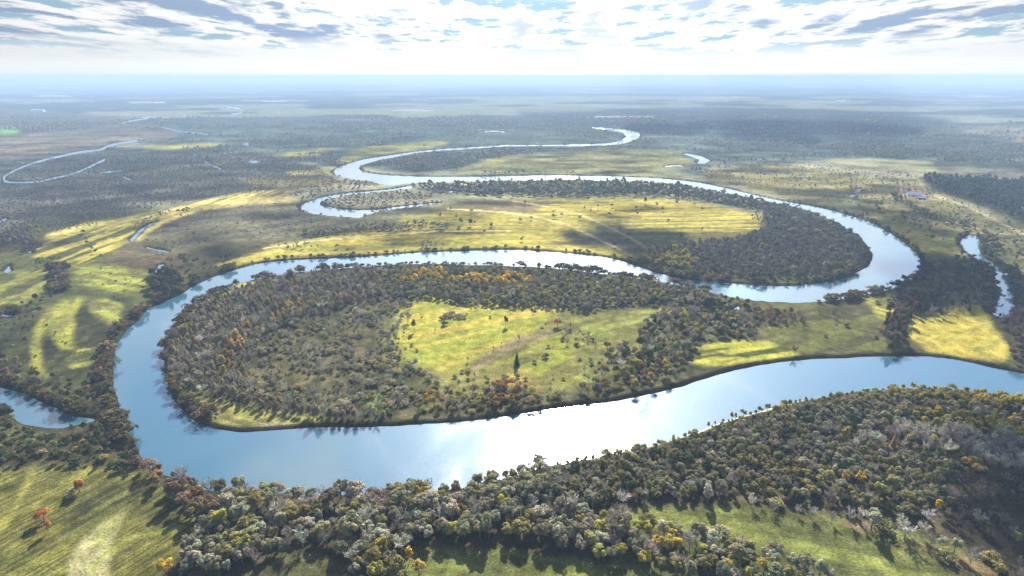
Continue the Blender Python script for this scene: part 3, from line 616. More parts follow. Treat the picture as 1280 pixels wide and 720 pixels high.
stand('bare bank trees', stroke([(345,313),(365,311),(400,313),(410,316)], 3), 7, [('bare', GB, 2), ('far_narrow', GB, 1)], 7, .5)
stand('bare bank trees', stroke([(520,313),(545,311),(560,312)], 3), 7, [('bare', GB, 2)], 7, .6)
# left
stand('shaded scrub plain', [(-60,215),(0,208),(130,190),(320,192),(400,212),(415,224),(330,241),(240,253),(190,262),(120,284),(60,294),(-60,318)], 8, [('far_round', (.11,.11,.08), 3), ('far_round', (.14,.125,.09), 2), ('far_narrow', (.12,.11,.085), 1.5), ('far_round', (.075,.08,.055), 1.5)], 3.6, .8, .1)
stand('rough grey meadow', [(180,302),(230,272),(310,258),(400,255),(380,268),(460,277),(430,290),(300,308),(220,314)], 11, [('far_round', (.07,.066,.045), 2), ('far_round', (.05,.05,.035), 1)], 2.6, .45, .2)
stand('rough grass', [(100,330),(190,346),(225,352),(190,384),(100,374),(80,352)], 9, [('shrub', (.06,.06,.03), 1)], 2.2, .35, .2)
stand('round copse at the bend', [(188,346),(200,342),(222,348),(228,362),(222,372),(205,374),(190,366)], 6, [('round', DG, 3), ('round', (.07,.08,.04), 2)], 9)
stand('creek thicket', [(28,332),(50,325),(72,324),(80,330),(82,352),(92,362),(80,366),(77,340),(60,331),(30,336)], 5.5, [('round', DG, 2), ('round', OG, 1), ('bare', GB, 1)], 3.6, .6)
stand('creek thicket', [(10,388),(40,380),(60,366),(78,366),(70,376),(45,390),(10,396)], 6, [('round', DG, 2), ('shrub', DG, 1), ('bare', GB, 1)], 4, .6)
stand('creek thicket', [(-60,300),(0,296),(40,286),(60,292),(40,305),(10,310),(-60,318)], 8, [('far_round', (.11,.10,.06), 2), ('far_round', YG, .6), ('far_narrow', GB, 2)], 7, .8)
stand('hedge', stroke([(104,292),(108,305),(118,315),(128,325)], 1.6), 6, [('far_round', DG, 1), ('far_round', RB, 1)], 4.5, .8)
stand('hedge', stroke([(170,290),(188,278),(215,268),(240,262)], 2), 7, [('far_narrow', GB, 1), ('far_round', RB, 1)], 5.5, .5)
stand('left bank trees', [(145,380),(175,378),(210,376),(172,402),(152,420),(144,436),(130,440),(138,420),(150,400)], 7, [('shrub', (.06,.055,.03), 2), ('round', RB, .7), ('bare', GB, 1.4)], 4, .5, .2)
stand('left bank trees', [(128,440),(143,440),(140,470),(143,500),(120,500),(118,470)], 5.6, [('round', (.16,.09,.045), 2), ('bare', (.13,.09,.07), 2), ('shrub', DG, 1)], 6.5, .85)
stand('left scrub', [(-60,400),(45,395),(42,440),(60,475),(0,470),(-60,460)], 7, [('shrub', (.06,.065,.035), 2), ('shrub', OG, 1), ('bare', GB, .8)], 2.6, .5, .2)
stand('left scrub', [(95,400),(140,412),(125,440),(95,438),(70,440),(60,425),(60,410)], 7, [('shrub', (.055,.06,.03), 2), ('shrub', (.09,.07,.045), 1)], 2.4, .4, .2)
stand('slope scrub', [(195,316),(260,322),(300,322),(262,340),(230,356),(222,345),(205,340)], 8, [('shrub', (.065,.06,.035), 2), ('far_round', DG, 1), ('bare', GB, 1)], 4.5, .4, .2)
# right
stand('creek-side trees', stroke([(1225,300),(1240,306),(1240,318),(1228,318)], 6), 7, [('round', FG, 2), ('round', GG, 2)], 8)
stand('creek-side trees', stroke([(1230,326),(1256,336),(1268,352),(1270,380)], 3), 7, [('round', FG, 2), ('narrow', (.1,.07,.05), 1)], 7, .8)
stand('creek-side trees', stroke([(1115,245),(1125,254),(1150,268),(1190,282),(1215,288)], 3.2), 8, [('far_round', FG, 3), ('far_narrow', GB, 1)], 7, .8)
stand('orchard rows', [(1060,240),(1075,232),(1080,250),(1150,270),(1200,300),(1190,308),(1130,300),(1080,275)], 11, [('far_round', (.1,.09,.06), 2), ('far_narrow', GB, 1), ('far_round', FG, 1)], 6, .5, .3)
stand('right slope scatter', [(1200,270),(1280,300),(1380,350),(1380,410),(1290,375),(1250,325)], 11, [('far_round', FG, 2), ('far_round', OG, 1)], 6, .45, .3)
stand('right plain scatter', [(870,212),(960,204),(1080,212),(1180,225),(1230,260),(1300,300),(1230,300),(1190,285),(1110,262),(1040,256),(960,240),(880,228)], 10, [('far_round', (.12,.12,.075), 3), ('far_round', (.08,.09,.05), 2), ('far_narrow', (.13,.11,.08), 1)], 3.6, .6, .3)
stand('dark fir forest', [(1150,224),(1280,229),(1420,245),(1420,345),(1290,284),(1225,256),(1180,241)], 9, [('far_narrow', (.04,.055,.04), 4), ('far_round', (.045,.06,.045), 2)], 11, .97)

def far_woods():
    """woods of the distance: a mosaic of clumps out to about four kilometres"""
    out = []
    for r0, r1, sp in ((1080, 1900, 10), (1900, 3400, 15)):
        yy, xx = np.meshgrid(np.arange(r0, r1, sp * .9), np.arange(-r1 * .95, r1 * .95, sp), indexing='ij')
        x = xx.ravel() + RNG.uniform(-.45, .45, xx.size) * sp; y = yy.ravel() + RNG.uniform(-.45, .45, xx.size) * sp
        px, py = to_pix(x, y)
        d = fbm(x / 500, y / 260, 24, 5); d2 = fbm(x / 160, y / 60, 91, 4)
        k = (px > -60) & (px < 1340) & (d * .4 + d2 * .6 + (RNG.random(x.shape) - .5) * .05 < .455)
        for P in KEEP_OPEN: k &= ~inside(P, px, py)
        k &= fbm(x / 1500, y / 900, 23, 5) * .6 + fbm(x / 420, y / 300, 29, 4) * .4 < .535
        g, sd = ground_at(px, py); k &= (sd > sp * .35)
        for f_ in (4., 8., 11.): k &= ~(ground_at(px, py - F * f_ / np.hypot(y, H))[1] < 0)
        out.append((x[k], y[k], g[k], np.full(k.sum(), sp)))
    return [np.concatenate(a) for a in zip(*out)]

KEEP_OPEN = [
 [(262,335),(330,318),(420,296),(440,286),(500,270),(540,258),(560,248),(640,247),(800,247),(900,255),(960,268),(960,300),(880,310),(810,325),(640,312),(380,324)],
 [(-20,172),(60,165),(160,163),(240,170),(130,181),(30,192),(-40,200)],
 [(178,183),(278,179),(276,184),(182,188)],[(360,215),(415,212),(417,219),(362,221)],[(420,206),(440,190),(470,183),(560,176),(505,190),(455,200)],
 [(595,205),(640,195),(760,186),(850,190),(870,205),(840,215),(740,218),(640,218),(560,219)],
 [(880,212),(960,206),(1060,216),(1100,228),(1080,246),(1030,258),(990,250),(930,236)],
 [(1060,230),(1110,222),(1160,228),(1200,250),(1280,284),(1400,330),(1400,420),(1290,380),(1190,290),(1120,270),(1070,255)],
 [(180,302),(230,262),(310,245),(400,240),(380,268),(460,276),(430,290),(300,308),(190,318)],
 [(35,320),(60,295),(190,262),(300,244),(240,270),(165,305),(110,335)],
 [(310,222),(370,222),(420,225),(400,236),(310,240)]]

# ---- fill the stands
TREES = []    # dict of arrays
def fill():
    for si, (name, P, sp, mix, h, keep, clump, hv) in enumerate(ST):
        Pw = np.array(P); wx, wy = to_world(Pw[:, 0], Pw[:, 1])
        gx = np.arange(wx.min() - sp, wx.max() + sp, sp); gy = np.arange(wy.min() - sp, wy.max() + sp, sp * .87)
        xx, yy = np.meshgrid(gx, gy); xx = xx + (np.arange(len(gy)) % 2)[:, None] * sp * .5
        x = (xx + RNG.uniform(-.33, .33, xx.shape) * sp).ravel(); y = (yy + RNG.uniform(-.33, .33, xx.shape) * sp).ravel()
        px, py = to_pix(x, y)
        wob = (fbm(x / 14, y / 14, 55, 2) - .5) * 10
        k = inside(P, px + wob, py + wob * .5) & (RNG.random(x.shape) < keep)
        if clump: k &= fbm(x / 22, y / 22, 60 + si, 3) > clump + .15
        g, sd = ground_at(px, py)
        k &= (sd > (3.6 if name in ('low willow fringe', 'golden fringe') else min(1.6, h * .18))) & (px > -70) & (px < 1350) & (py < 790)
        mid = (py < 400) | ((px < 130) & (py > 470))
        for f_ in (.5, 1.0):
            _, s2 = ground_at(px, py - F * h * f_ * np.cos(np.arctan2(H, y)) / np.hypot(y, H)); k &= ~(mid & (s2 < 0) & (RNG.random(x.shape) < .9))
        # later stands of the same ground win
        for (n2_, P2, *_r) in ST[si + 1:]:
            if n2_ in OVER: k &= ~inside(P2, px, py)
        x, y, g, px, py = x[k], y[k], g[k], px[k], py[k]
        n = len(x)
        if not n: continue
        w = np.array([m_[2] for m_ in mix], float); w /= w.sum()
        # kinds come in loose groups
        rank = fbm(x / 18, y / 18, 80 + si, 2) * .5 + RNG.random(n) * .5
        o = np.argsort(np.argsort(rank)) / max(n, 1)
        order = np.random.default_rng(si).permutation(len(mix)); ci = order[np.searchsorted(np.cumsum(w[order]), o * .9999)]
        hh = h * np.exp(RNG.normal(0, hv, n)) * (.88 + .24 * fbm(x / 30, y / 30, 83, 2))
        for i in range(n):
            kd, tint, _ = mix[ci[i]]
            if kd == 'shrub': hh[i] *= .55
            t = np.array(tint) * np.exp(RNG.normal(0, .16)) * np.exp(RNG.normal(0, .05, 3))
            TREES.append([name, kd, float(x[i]), float(y[i]), float(g[i]), float(hh[i]), t, float(px[i]), float(py[i]), tint])
OVER = {'orange-leaved band', 'yellow-leaved row', 'pale bare belt', 'golden middle ridge', 'rusty bank clump', 'golden bank clump', 'yellow tip of the bend wood', 'golden fringe'}
fill()
# shrubs along every shore of the near waters
def shore():
    for nm, P in WPOLY:
        if nm not in ('river', 'backwater', 'creek', 'rivulet', 'side_channel'): continue
        wx, wy = to_world(P[:, 0], P[:, 1]); n = len(P)
        area = np.sum(wx * np.roll(wy, -1) - wy * np.roll(wx, -1)); sg = 1 if area > 0 else -1
        for k in range(n):
            q = (k + 1) % n; L = math.hypot(wx[q] - wx[k], wy[q] - wy[k])
            m = int(L / 4.2 * (1 if P[k, 1] > 250 else .35))
            for j in range(m):
                t = RNG.random(); o = RNG.uniform(1.6, 6.0)
                ux, uy = (wx[q] - wx[k]) / L, (wy[q] - wy[k]) / L
                x = wx[k] + ux * L * t + sg * uy * o; y = wy[k] + uy * L * t - sg * ux * o
                px, py = to_pix(x, y)
                if not (-60 < px < 1340 and py < 780): continue
                if 690 < px < 1060 and py > 490 and RNG.random() < .75: continue
                g, sd = ground_at(px, py)
                if sd < 1.2: continue
                if py < 330 and ground_at(px, py - F * 4 / math.hypot(y, H))[1] < 0 and RNG.random() < .85: continue
                dark = np.array([(.05,.05,.025), (.06,.05,.03), (.09,.085,.035), (.1,.07,.04)][int(RNG.integers(4))])
                TREES.append(['shore', 'shrub', float(x), float(y), float(g), RNG.uniform(3.2, 8.5) * (.9 if py > 335 else .5), dark * np.exp(RNG.normal(0, .15)), float(px), float(py), (.05,.05,.025)])
shore()
fx, fy, fg, fs = far_woods()
for i in range(len(fx)):
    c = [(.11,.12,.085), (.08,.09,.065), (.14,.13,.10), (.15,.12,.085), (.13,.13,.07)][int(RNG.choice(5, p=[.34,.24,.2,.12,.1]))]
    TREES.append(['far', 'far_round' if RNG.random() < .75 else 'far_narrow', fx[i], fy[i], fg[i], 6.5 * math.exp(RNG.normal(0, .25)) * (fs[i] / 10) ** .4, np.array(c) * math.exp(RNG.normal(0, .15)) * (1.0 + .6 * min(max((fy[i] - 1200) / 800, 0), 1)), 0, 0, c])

# ------------------------------------------------------------------ one object each for the trees that show largest
SCALE = {'shrub': 3.4}
def sc_of(t): return t[5] / SCALE.get(t[1], 10.0)
KINDS = {'round': 'broadleaf_tree', 'narrow': 'slender_tree', 'bare': 'bare_tree', 'conifer': 'conifer', 'shrub': 'shrub'}
NOUN = {'round': 'broadleaf tree', 'narrow': 'slender tree', 'bare': 'leafless tree', 'conifer': 'spruce', 'shrub': 'bush'}
CATS = {'round': 'tree', 'narrow': 'tree', 'bare': 'tree', 'conifer': 'conifer', 'shrub': 'bush'}
ORD = 'first second third fourth fifth sixth seventh eighth ninth tenth eleventh twelfth thirteenth fourteenth fifteenth sixteenth seventeenth eighteenth nineteenth twentieth'.split()
def tone(kind, t):
    """everyday word for a foliage colour"""
    r, g, b = t; m = max(t)
    if kind == 'bare': return 'pale grey' if r > .3 else 'grey-brown' if r > .155 and b > .1 else 'dark brown'
    if m < .085: return 'dark green' if g >= r else 'dark brown'
    if r > g * 1.9: return 'orange'
    if r > g * 1.35: return 'golden' if r > .28 and b < .05 else 'rust-brown' if r < .2 else 'amber'
    if r > .28 and b < .06: return 'yellow'
    if b > .12: return 'pale grey-green'
    if b > r * .5: return 'grey-green'
    return 'yellow-green' if r > .19 else 'olive'

def build_tree(kind, x, y, z, size, tint, variant, rot, label, group=None, xy=1.0):
    nm = KINDS[kind]; cr, tr = PROTO[kind][variant]
    e = bpy.data.objects.new(nm, None); COL.objects.link(e)
    e.empty_display_size = .5
    e.location = (x, y, z - .1); e.rotation_euler = (0, 0, rot); e.scale = (size * xy, size * xy, size)
    e['label'] = label; e['category'] = CATS[kind]
    if group: e['group'] = group
    c = bpy.data.objects.new('crown', cr); COL.objects.link(c); c.parent = e; c['tint'] = [float(v) for v in tint]
    t = bpy.data.objects.new('stems' if kind == 'shrub' else 'trunk', tr); COL.objects.link(t); t.parent = e
    return e

# trees and bushes that stand alone or stand out
SPECIAL = [
 (101, 618, 'round', (.36,.17,.045), 7.5, 'orange tree alone on the furrowed slope, nearest the river'),
 (92, 622, 'shrub', (.22,.21,.11), 3.6, 'pale bush beside the orange tree nearest the river'),
 (56, 654, 'round', (.34,.14,.04), 7.5, 'orange-red tree, upper one of the pair on the furrowed slope'),
 (62, 668, 'narrow', (.36,.17,.05), 7.5, 'narrow orange tree, lower one of the pair on the furrowed slope'),
 (208, 720, 'round', (.42,.29,.03), 8.5, 'bright yellow tree at the bottom edge, left of the big-crowned wood'),
 (512, 706, 'narrow', (.42,.29,.05), 9, 'golden slender tree at the left corner of the bottom meadow'),
 (524, 722, 'round', (.36,.27,.07), 8, 'pale golden round tree at the bottom edge by the meadow corner'),
 (1053, 610, 'narrow', (.42,.26,.04), 9, 'left one of two golden trees in the middle of the riverside wood'),
 (1073, 609, 'round', (.42,.28,.03), 8, 'right one of two golden trees in the middle of the riverside wood'),
 (1169, 645, 'narrow', (.46,.34,.02), 8.5, 'bright yellow tree at the wood edge behind a pale bare tree'),
 (1157, 657, 'bare', (.40,.37,.37), 8, 'pale grey leafless tree in front of the bright yellow tree'),
 (1115, 562, 'conifer', (.30,.17,.08), 9, 'cone-shaped amber tree in the pale bare belt'),
 (1135, 560, 'narrow', (.34,.29,.06), 9, 'yellow slender tree right of the cone-shaped amber tree'),
 (1206, 588, 'round', (.42,.25,.05), 8, 'orange-gold tree in the dark slope of the riverside wood'),
 (1218, 594, 'round', (.40,.29,.07), 7, 'golden tree just right of the orange-gold tree'),
 (1112, 625, 'round', (.20,.24,.03), 5, 'small lime-green tree low in the riverside wood'),
 (884, 632, 'narrow', (.36,.35,.30), 11, 'tall pale grey tree at the far edge of the small meadow'),
 (778, 634, 'bare', (.40,.38,.36), 9, 'whitish leafless tree above the left tip of the small meadow'),
 (820, 690, 'round', (.38,.29,.05), 8.5, 'golden tree, left one of three in the meadow-side belt'),
 (833, 692, 'round', (.36,.28,.06), 9, 'golden tree, middle one of three in the meadow-side belt'),
 (846, 694, 'round', (.38,.30,.05), 8, 'golden tree, right one of three in the meadow-side belt'),
 (646, 459, 'conifer', (.045,.055,.03), 11, 'dark spruce standing alone in the island meadow'),
 (632, 410, 'narrow', (.07,.07,.05), 10, 'dark slender tree alone near the top of the bright island meadow'),
 (518, 416, 'narrow', (.17,.11,.06), 11, 'tall brown tree at the left edge of the bright island meadow'),
 (510, 404, 'bare', (.18,.15,.13), 11, 'grey leafless tree behind the tall brown tree'),
 (555, 409, 'shrub', (.06,.06,.03), 4, 'small dark bush in the bright island meadow'),
 (682, 450, 'shrub', (.10,.06,.04), 3.5, 'reddish brown bush low in the dull part of the meadow'),
 (697, 410, 'round', (.34,.16,.08), 8, 'salmon-orange tree at the right edge of the bright island meadow'),
 (759, 440, 'round', (.27,.14,.06), 8.5, 'rust-orange tree at the left end of the island copse'),
 (764, 446, 'round', (.16,.16,.09), 7.5, 'grey-green tree in front of the rust-orange tree'),
 (830, 463, 'round', (.44,.31,.03), 7, 'bright yellow tree among grey trees on the island south bank'),
 (812, 478, 'round', (.34,.20,.06), 7, 'amber tree leaning over the river, right of the others'),
 (791, 486, 'round', (.36,.21,.06), 6.5, 'amber tree close to the water, left of the others'),
 (770, 478, 'round', (.26,.24,.05), 8.5, 'large yellow-green tree, left one of two by the amber trees'),
 (787, 470, 'round', (.25,.24,.06), 8.5, 'large yellow-green tree, right one of two by the amber trees'),
 (885, 392, 'round', (.05,.075,.035), 15, 'huge dark green tree towering over the island copse'),
 (1117, 436, 'round', (.10,.075,.04), 13, 'big brown tree at the foot of the dark tree line by the river'),
 (1112, 412, 'narrow', (.17,.09,.05), 12, 'tall reddish tree at the top of the dark tree line'),
 (1129, 353, 'round', (.04,.05,.025), 9, 'round dark tree on the outer shore of the right bend'),
 (1134, 384, 'narrow', (.26,.23,.06), 9, 'yellow slender tree behind the bright right field'),
 (588, 284, 'round', (.10,.10,.06), 11, 'largest lone tree in the bright field of the second bend'),
 (614, 286, 'round', (.09,.06,.05), 6, 'small dark tree right of the largest lone field tree'),
 (551, 274, 'narrow', (.09,.09,.06), 10, 'slender lone tree left of the largest lone field tree'),
 (806, 256, 'narrow', (.08,.09,.06), 13, 'tall slender tree alone at the far side of the field'),
 (1117, 250, 'round', (.06,.07,.05), 12, 'dark round tree at the head of the creek-side row'),
]
for dx, dy, hh in ((0, 0, 5.2), (-7, 2, 4.2), (8, 2, 4.6), (15, 3, 3.6), (-13, 4, 3.2)):
    SPECIAL.append((565 + dx, 397 + dy, 'shrub' if hh < 5 else 'shrub', (.19,.175,.14), hh * .9, None))
i_ = 0
for (px, py, kd, tint, h, lab) in SPECIAL:
    x, y = to_world(px, py); g, sd = ground_at(np.array(px), np.array(py)); i_ += 1
    if lab is None: lab = 'grey-brown bush in the thicket topping the island meadow, ' + ['middle one', 'left of the middle', 'right of the middle', 'rightmost', 'leftmost'][i_ - len(SPECIAL) + 4]
    build_tree(kd, float(x), float(y), float(max(g, .2)), h / SCALE.get(kd, 10.), tint, i_ % 5, i_ * 1.7, lab, None, 1.15 if kd in ('round', 'shrub') else 1.25 if kd == 'bare' else 1.1)

sx_, sy_ = to_world(np.array([q[0] for q in SPECIAL], float), np.array([q[1] for q in SPECIAL], float))
sr_ = np.array([q[4] * .38 for q in SPECIAL])
TREES = [t for t in TREES if t[0] == 'far' or np.all(np.hypot(sx_ - t[2], sy_ - t[3]) > sr_ + t[5] * .16)]

def place(t):
    """name of the stand a tree belongs to"""
    if t[0] != 'shore': return t[0]
    px, py = t[7], t[8]
    if px < 130 and py > 470: return 'backwater shore'
    if px < 215 and 370 < py < 620 and px < 130 + max(0, 600 - py) * .1 + (60 if py < 420 else 40 if py > 540 else 20): return 'left river bank'
    if py > 540 or (px > 640 and py > 590 - (px - 640) * .25): return 'near river bank'
    if 200 < px < 1290 and 440 < py: return 'island south shore'
    if py > 325 and px < 1000: return 'island north shore'
    if px > 1195: return 'creek bank'
    return 'far river bank'

LIMIT = 300
cand = {}
for i, t in enumerate(TREES):
    if t[1] not in KINDS: continue
    if not (6 < t[7] < 1274 and 110 < t[8] - t[5] * 1.3 and t[8] < 716): continue
    r = math.sqrt(t[2] ** 2 + t[3] ** 2 + H * H)
    cand.setdefault(t[1], []).append((sc_of(t) / r * (3.4 if t[1] == 'shrub' else 10), i))
single = set()
for k, c in cand.items():
    c.sort(reverse=True); single |= {i for _, i in c[:LIMIT]}
box = {}
for i in single:
    p = place(TREES[i]); b = box.setdefault(p, [1e9, -1e9]); b[0] = min(b[0], TREES[i][7]); b[1] = max(b[1], TREES[i][7])
rows = {}
cells = {}
for i in sorted(single):
    t = TREES[i]; p = place(t); b = box[p]; w = b[1] - b[0]
    nc = 1 if w < 90 else 3 if w < 330 else 5
    c = min(int((t[7] - b[0]) / max(w, 1) * nc), nc - 1)
    cells.setdefault((p, nc, c), []).append(i)
groups = {}
for (p, nc, c), ii in cells.items():
    ys = sorted(TREES[i][8] for i in ii); n = len(ys)
    for i in ii:
        if n < 12: r = ''
        else: r = 'back' if TREES[i][8] < ys[n // 3] else 'middle' if TREES[i][8] < ys[2 * n // 3] else 'front'
        t = TREES[i]
        mean = {q[0]: q[4] for q in ST}.get(t[0], 5.5)
        szw = 'tall ' if t[5] > mean * 1.22 else 'small ' if t[5] < mean * .8 else ''
        groups.setdefault((p, nc, c, r, szw, tone(t[1], t[9]), t[1]), []).append(i)
for (p, nc, c, r, szw, tn, k), ii in groups.items():
    ii.sort(key=lambda i: TREES[i][7])
    colw = {1: [''], 3: ['left part', 'middle', 'right part'], 5: ['left end', 'left half', 'middle', 'right half', 'right end']}[nc][c]
    where = ' '.join(x for x in (r and r + ' row', colw) if x)
    for q, i in enumerate(ii):
        t = TREES[i]
        if len((where + ' ' + p).split()) > 7: where = where.replace(' row', '').replace(' part', '').replace('left half', 'left').replace('right half', 'right')
        if len(ii) == 1: head = f'the only {szw}{tn} {NOUN[k]}'
        else: head = f'{ORD[min(q, 19)]} {szw}{tn} {NOUN[k]} from left'
        lab = f'{head} in {where + " of " if where else ""}{p}'
        if len(lab.split()) > 16: lab = lab.replace(' row', '', 1)
        if len(lab.split()) > 16: print('LONG', lab)
        build_tree(k, t[2], t[3], t[4], sc_of(t), t[6], i % 5, (i * 2.399) % 6.283, lab, f'{NOUN[k]}s of the {p}' if k != 'shrub' else f'bushes of the {p}', .95 + .1 * ((i * 7) % 5))
REST = [t for i, t in enumerate(TREES) if i not in single]

# ------------------------------------------------------------------ farm buildings
ROOFS = {'pale': plain_mat('pale_sheet_roof', (.55,.55,.56), (.75,.75,.76)), 'red': plain_mat('rusty_roof', (.22,.10,.07), (.30,.15,.11)), 'grey': plain_mat('slate_roof', (.16,.16,.17), (.24,.24,.25))}
WALLS = {'white': plain_mat('whitewash', (.62,.61,.58), (.76,.75,.72)), 'wood': plain_mat('weathered_boards', (.17,.13,.10), (.27,.22,.17)), 'brick': plain_mat('brick_wall', (.24,.12,.09), (.32,.17,.12))}
PANE = plain_mat('dark_panes', (.03,.035,.04), (.07,.08,.09))
def box_np(x0, x1, y0, y1, z0, z1):
    v = np.array([(x, y, z) for z in (z0, z1) for y in (y0, y1) for x in (x0, x1)], float)
    return v, np.array([(0, 2, 3, 1), (4, 5, 7, 6), (0, 1, 5, 4), (2, 6, 7, 3), (0, 4, 6, 2), (1, 3, 7, 5)])
def building(name, px, py, L, W, hw, hr, rot, wall, roof, label, cat, chimney=False):
    x, y = to_world(px, py); g, _ = ground_at(np.array(px), np.array(py)); g = float(g)
    e = bpy.data.objects.new(name, None); COL.objects.link(e); e.location = (float(x), float(y), g - .3); e.rotation_euler = (0, 0, R(rot))
    e['label'] = label; e['category'] = cat
    a, b = L / 2, W / 2
    wv = [(-a, -b, 0), (a, -b, 0), (a, b, 0), (-a, b, 0), (-a, -b, hw), (a, -b, hw), (a, b, hw), (-a, b, hw), (-a, 0, hw + hr * .96), (a, 0, hw + hr * .96)]
    me = bpy.data.meshes.new('wall'); me.from_pydata(wv, [], [(0, 1, 5, 4), (2, 3, 7, 6), (1, 2, 6, 9, 5), (3, 0, 4, 8, 7)]); me.materials.append(WALLS[wall]); link('wall', me, e)
    o = .5; zz = hw - hr * o / b; t = .25
    rv = []; rf = []
    for sgn in (-1, 1):
        k = len(rv)
        rv += [(-a - o, sgn * (b + o), zz), (a + o, sgn * (b + o), zz), (a + o, 0, hw + hr), (-a - o, 0, hw + hr)]
        rv += [(u, v_, w_ + t) for u, v_, w_ in rv[k:k + 4]]
        rf += [(k, k + 1, k + 2, k + 3), (k + 7, k + 6, k + 5, k + 4), (k, k + 4, k + 5, k + 1), (k + 1, k + 5, k + 6, k + 2), (k + 3, k + 7, k + 4, k)]
    me = bpy.data.meshes.new('roof'); me.from_pydata(rv, [], rf); me.materials.append(ROOFS[roof]); ro = link('roof', me, e)
    if chimney:
        v, f = box_np(a * .3, a * .3 + .8, -.4, .4, hw + hr * .5, hw + hr + 1.3); link('chimney', mesh_np('chimney', v, f, WALLS['brick']), ro)
    for q in range(max(2, int(L / 5))):
        u = -a + (q + .5) * L / max(2, int(L / 5))
        v, f = box_np(u - .6, u + .6, -b - .06, -b + .06, 1.1, min(2.4, hw - .3)); link('window', mesh_np('window', v, f, PANE), e)
    v, f = box_np(a - .05, a + .07, -.9, .9, .05, min(2.6, hw - .2)); link('door', mesh_np('door', v, f, WALLS['wood']), e)
building('barn', 1142, 246, 21, 9, 3.4, 3.6, -18, 'white', 'pale', 'long white barn with a pale roof at the reddish farmyard', 'barn')
building('shed', 1152, 250, 11, 6, 2.6, 2.0, -12, 'wood', 'pale', 'small pale-roofed shed just below the long white barn', 'shed')
building('farmhouse', 1134, 241, 10, 7, 3, 3, 20, 'white', 'red', 'white farmhouse with a rusty roof left of the long barn', 'house', True)
building('farmhouse', 1072, 242, 9, 6.5, 3, 2.6, 30, 'white', 'pale', 'white cottage by the track at the hedge left of the farm', 'house', True)
building('farmhouse', 1066, 249, 10, 6, 2.8, 2.4, 60, 'white', 'grey', 'grey-roofed white cottage lower down the hedged track', 'house', True)
building('farmhouse', 1279, 264, 12, 7, 3.2, 2.6, 5, 'white', 'pale', 'white house by the dark forest at the right edge', 'house', True)
building('barn', 48, 140, 70, 26, 9, 8, 4, 'white', 'pale', 'large white barn far off at the end of the pale field', 'barn')


# ------------------------------------------------------------------ the woods (too many to count): one object each
def far_kind(t):
    k = t[1]
    if k.startswith('far'): return k
    d = math.hypot(t[2], t[3])
    if d > 1000 and k in ('round', 'shrub'): return 'far_round' if k == 'round' else k
    return k

COMBO = {}
def combo(kind, v):
    """crown and trunk of a prototype in one mesh, kept out of the scene"""
    key = (kind, v)
    if key not in COMBO:
        cr, tr = PROTO[kind][v]
        COMBO[key] = []
        for me in (cr, tr):
            if me is not None: COMBO[key].append(bpy.data.objects.new('source_' + me.name, me))
    return COMBO[key]

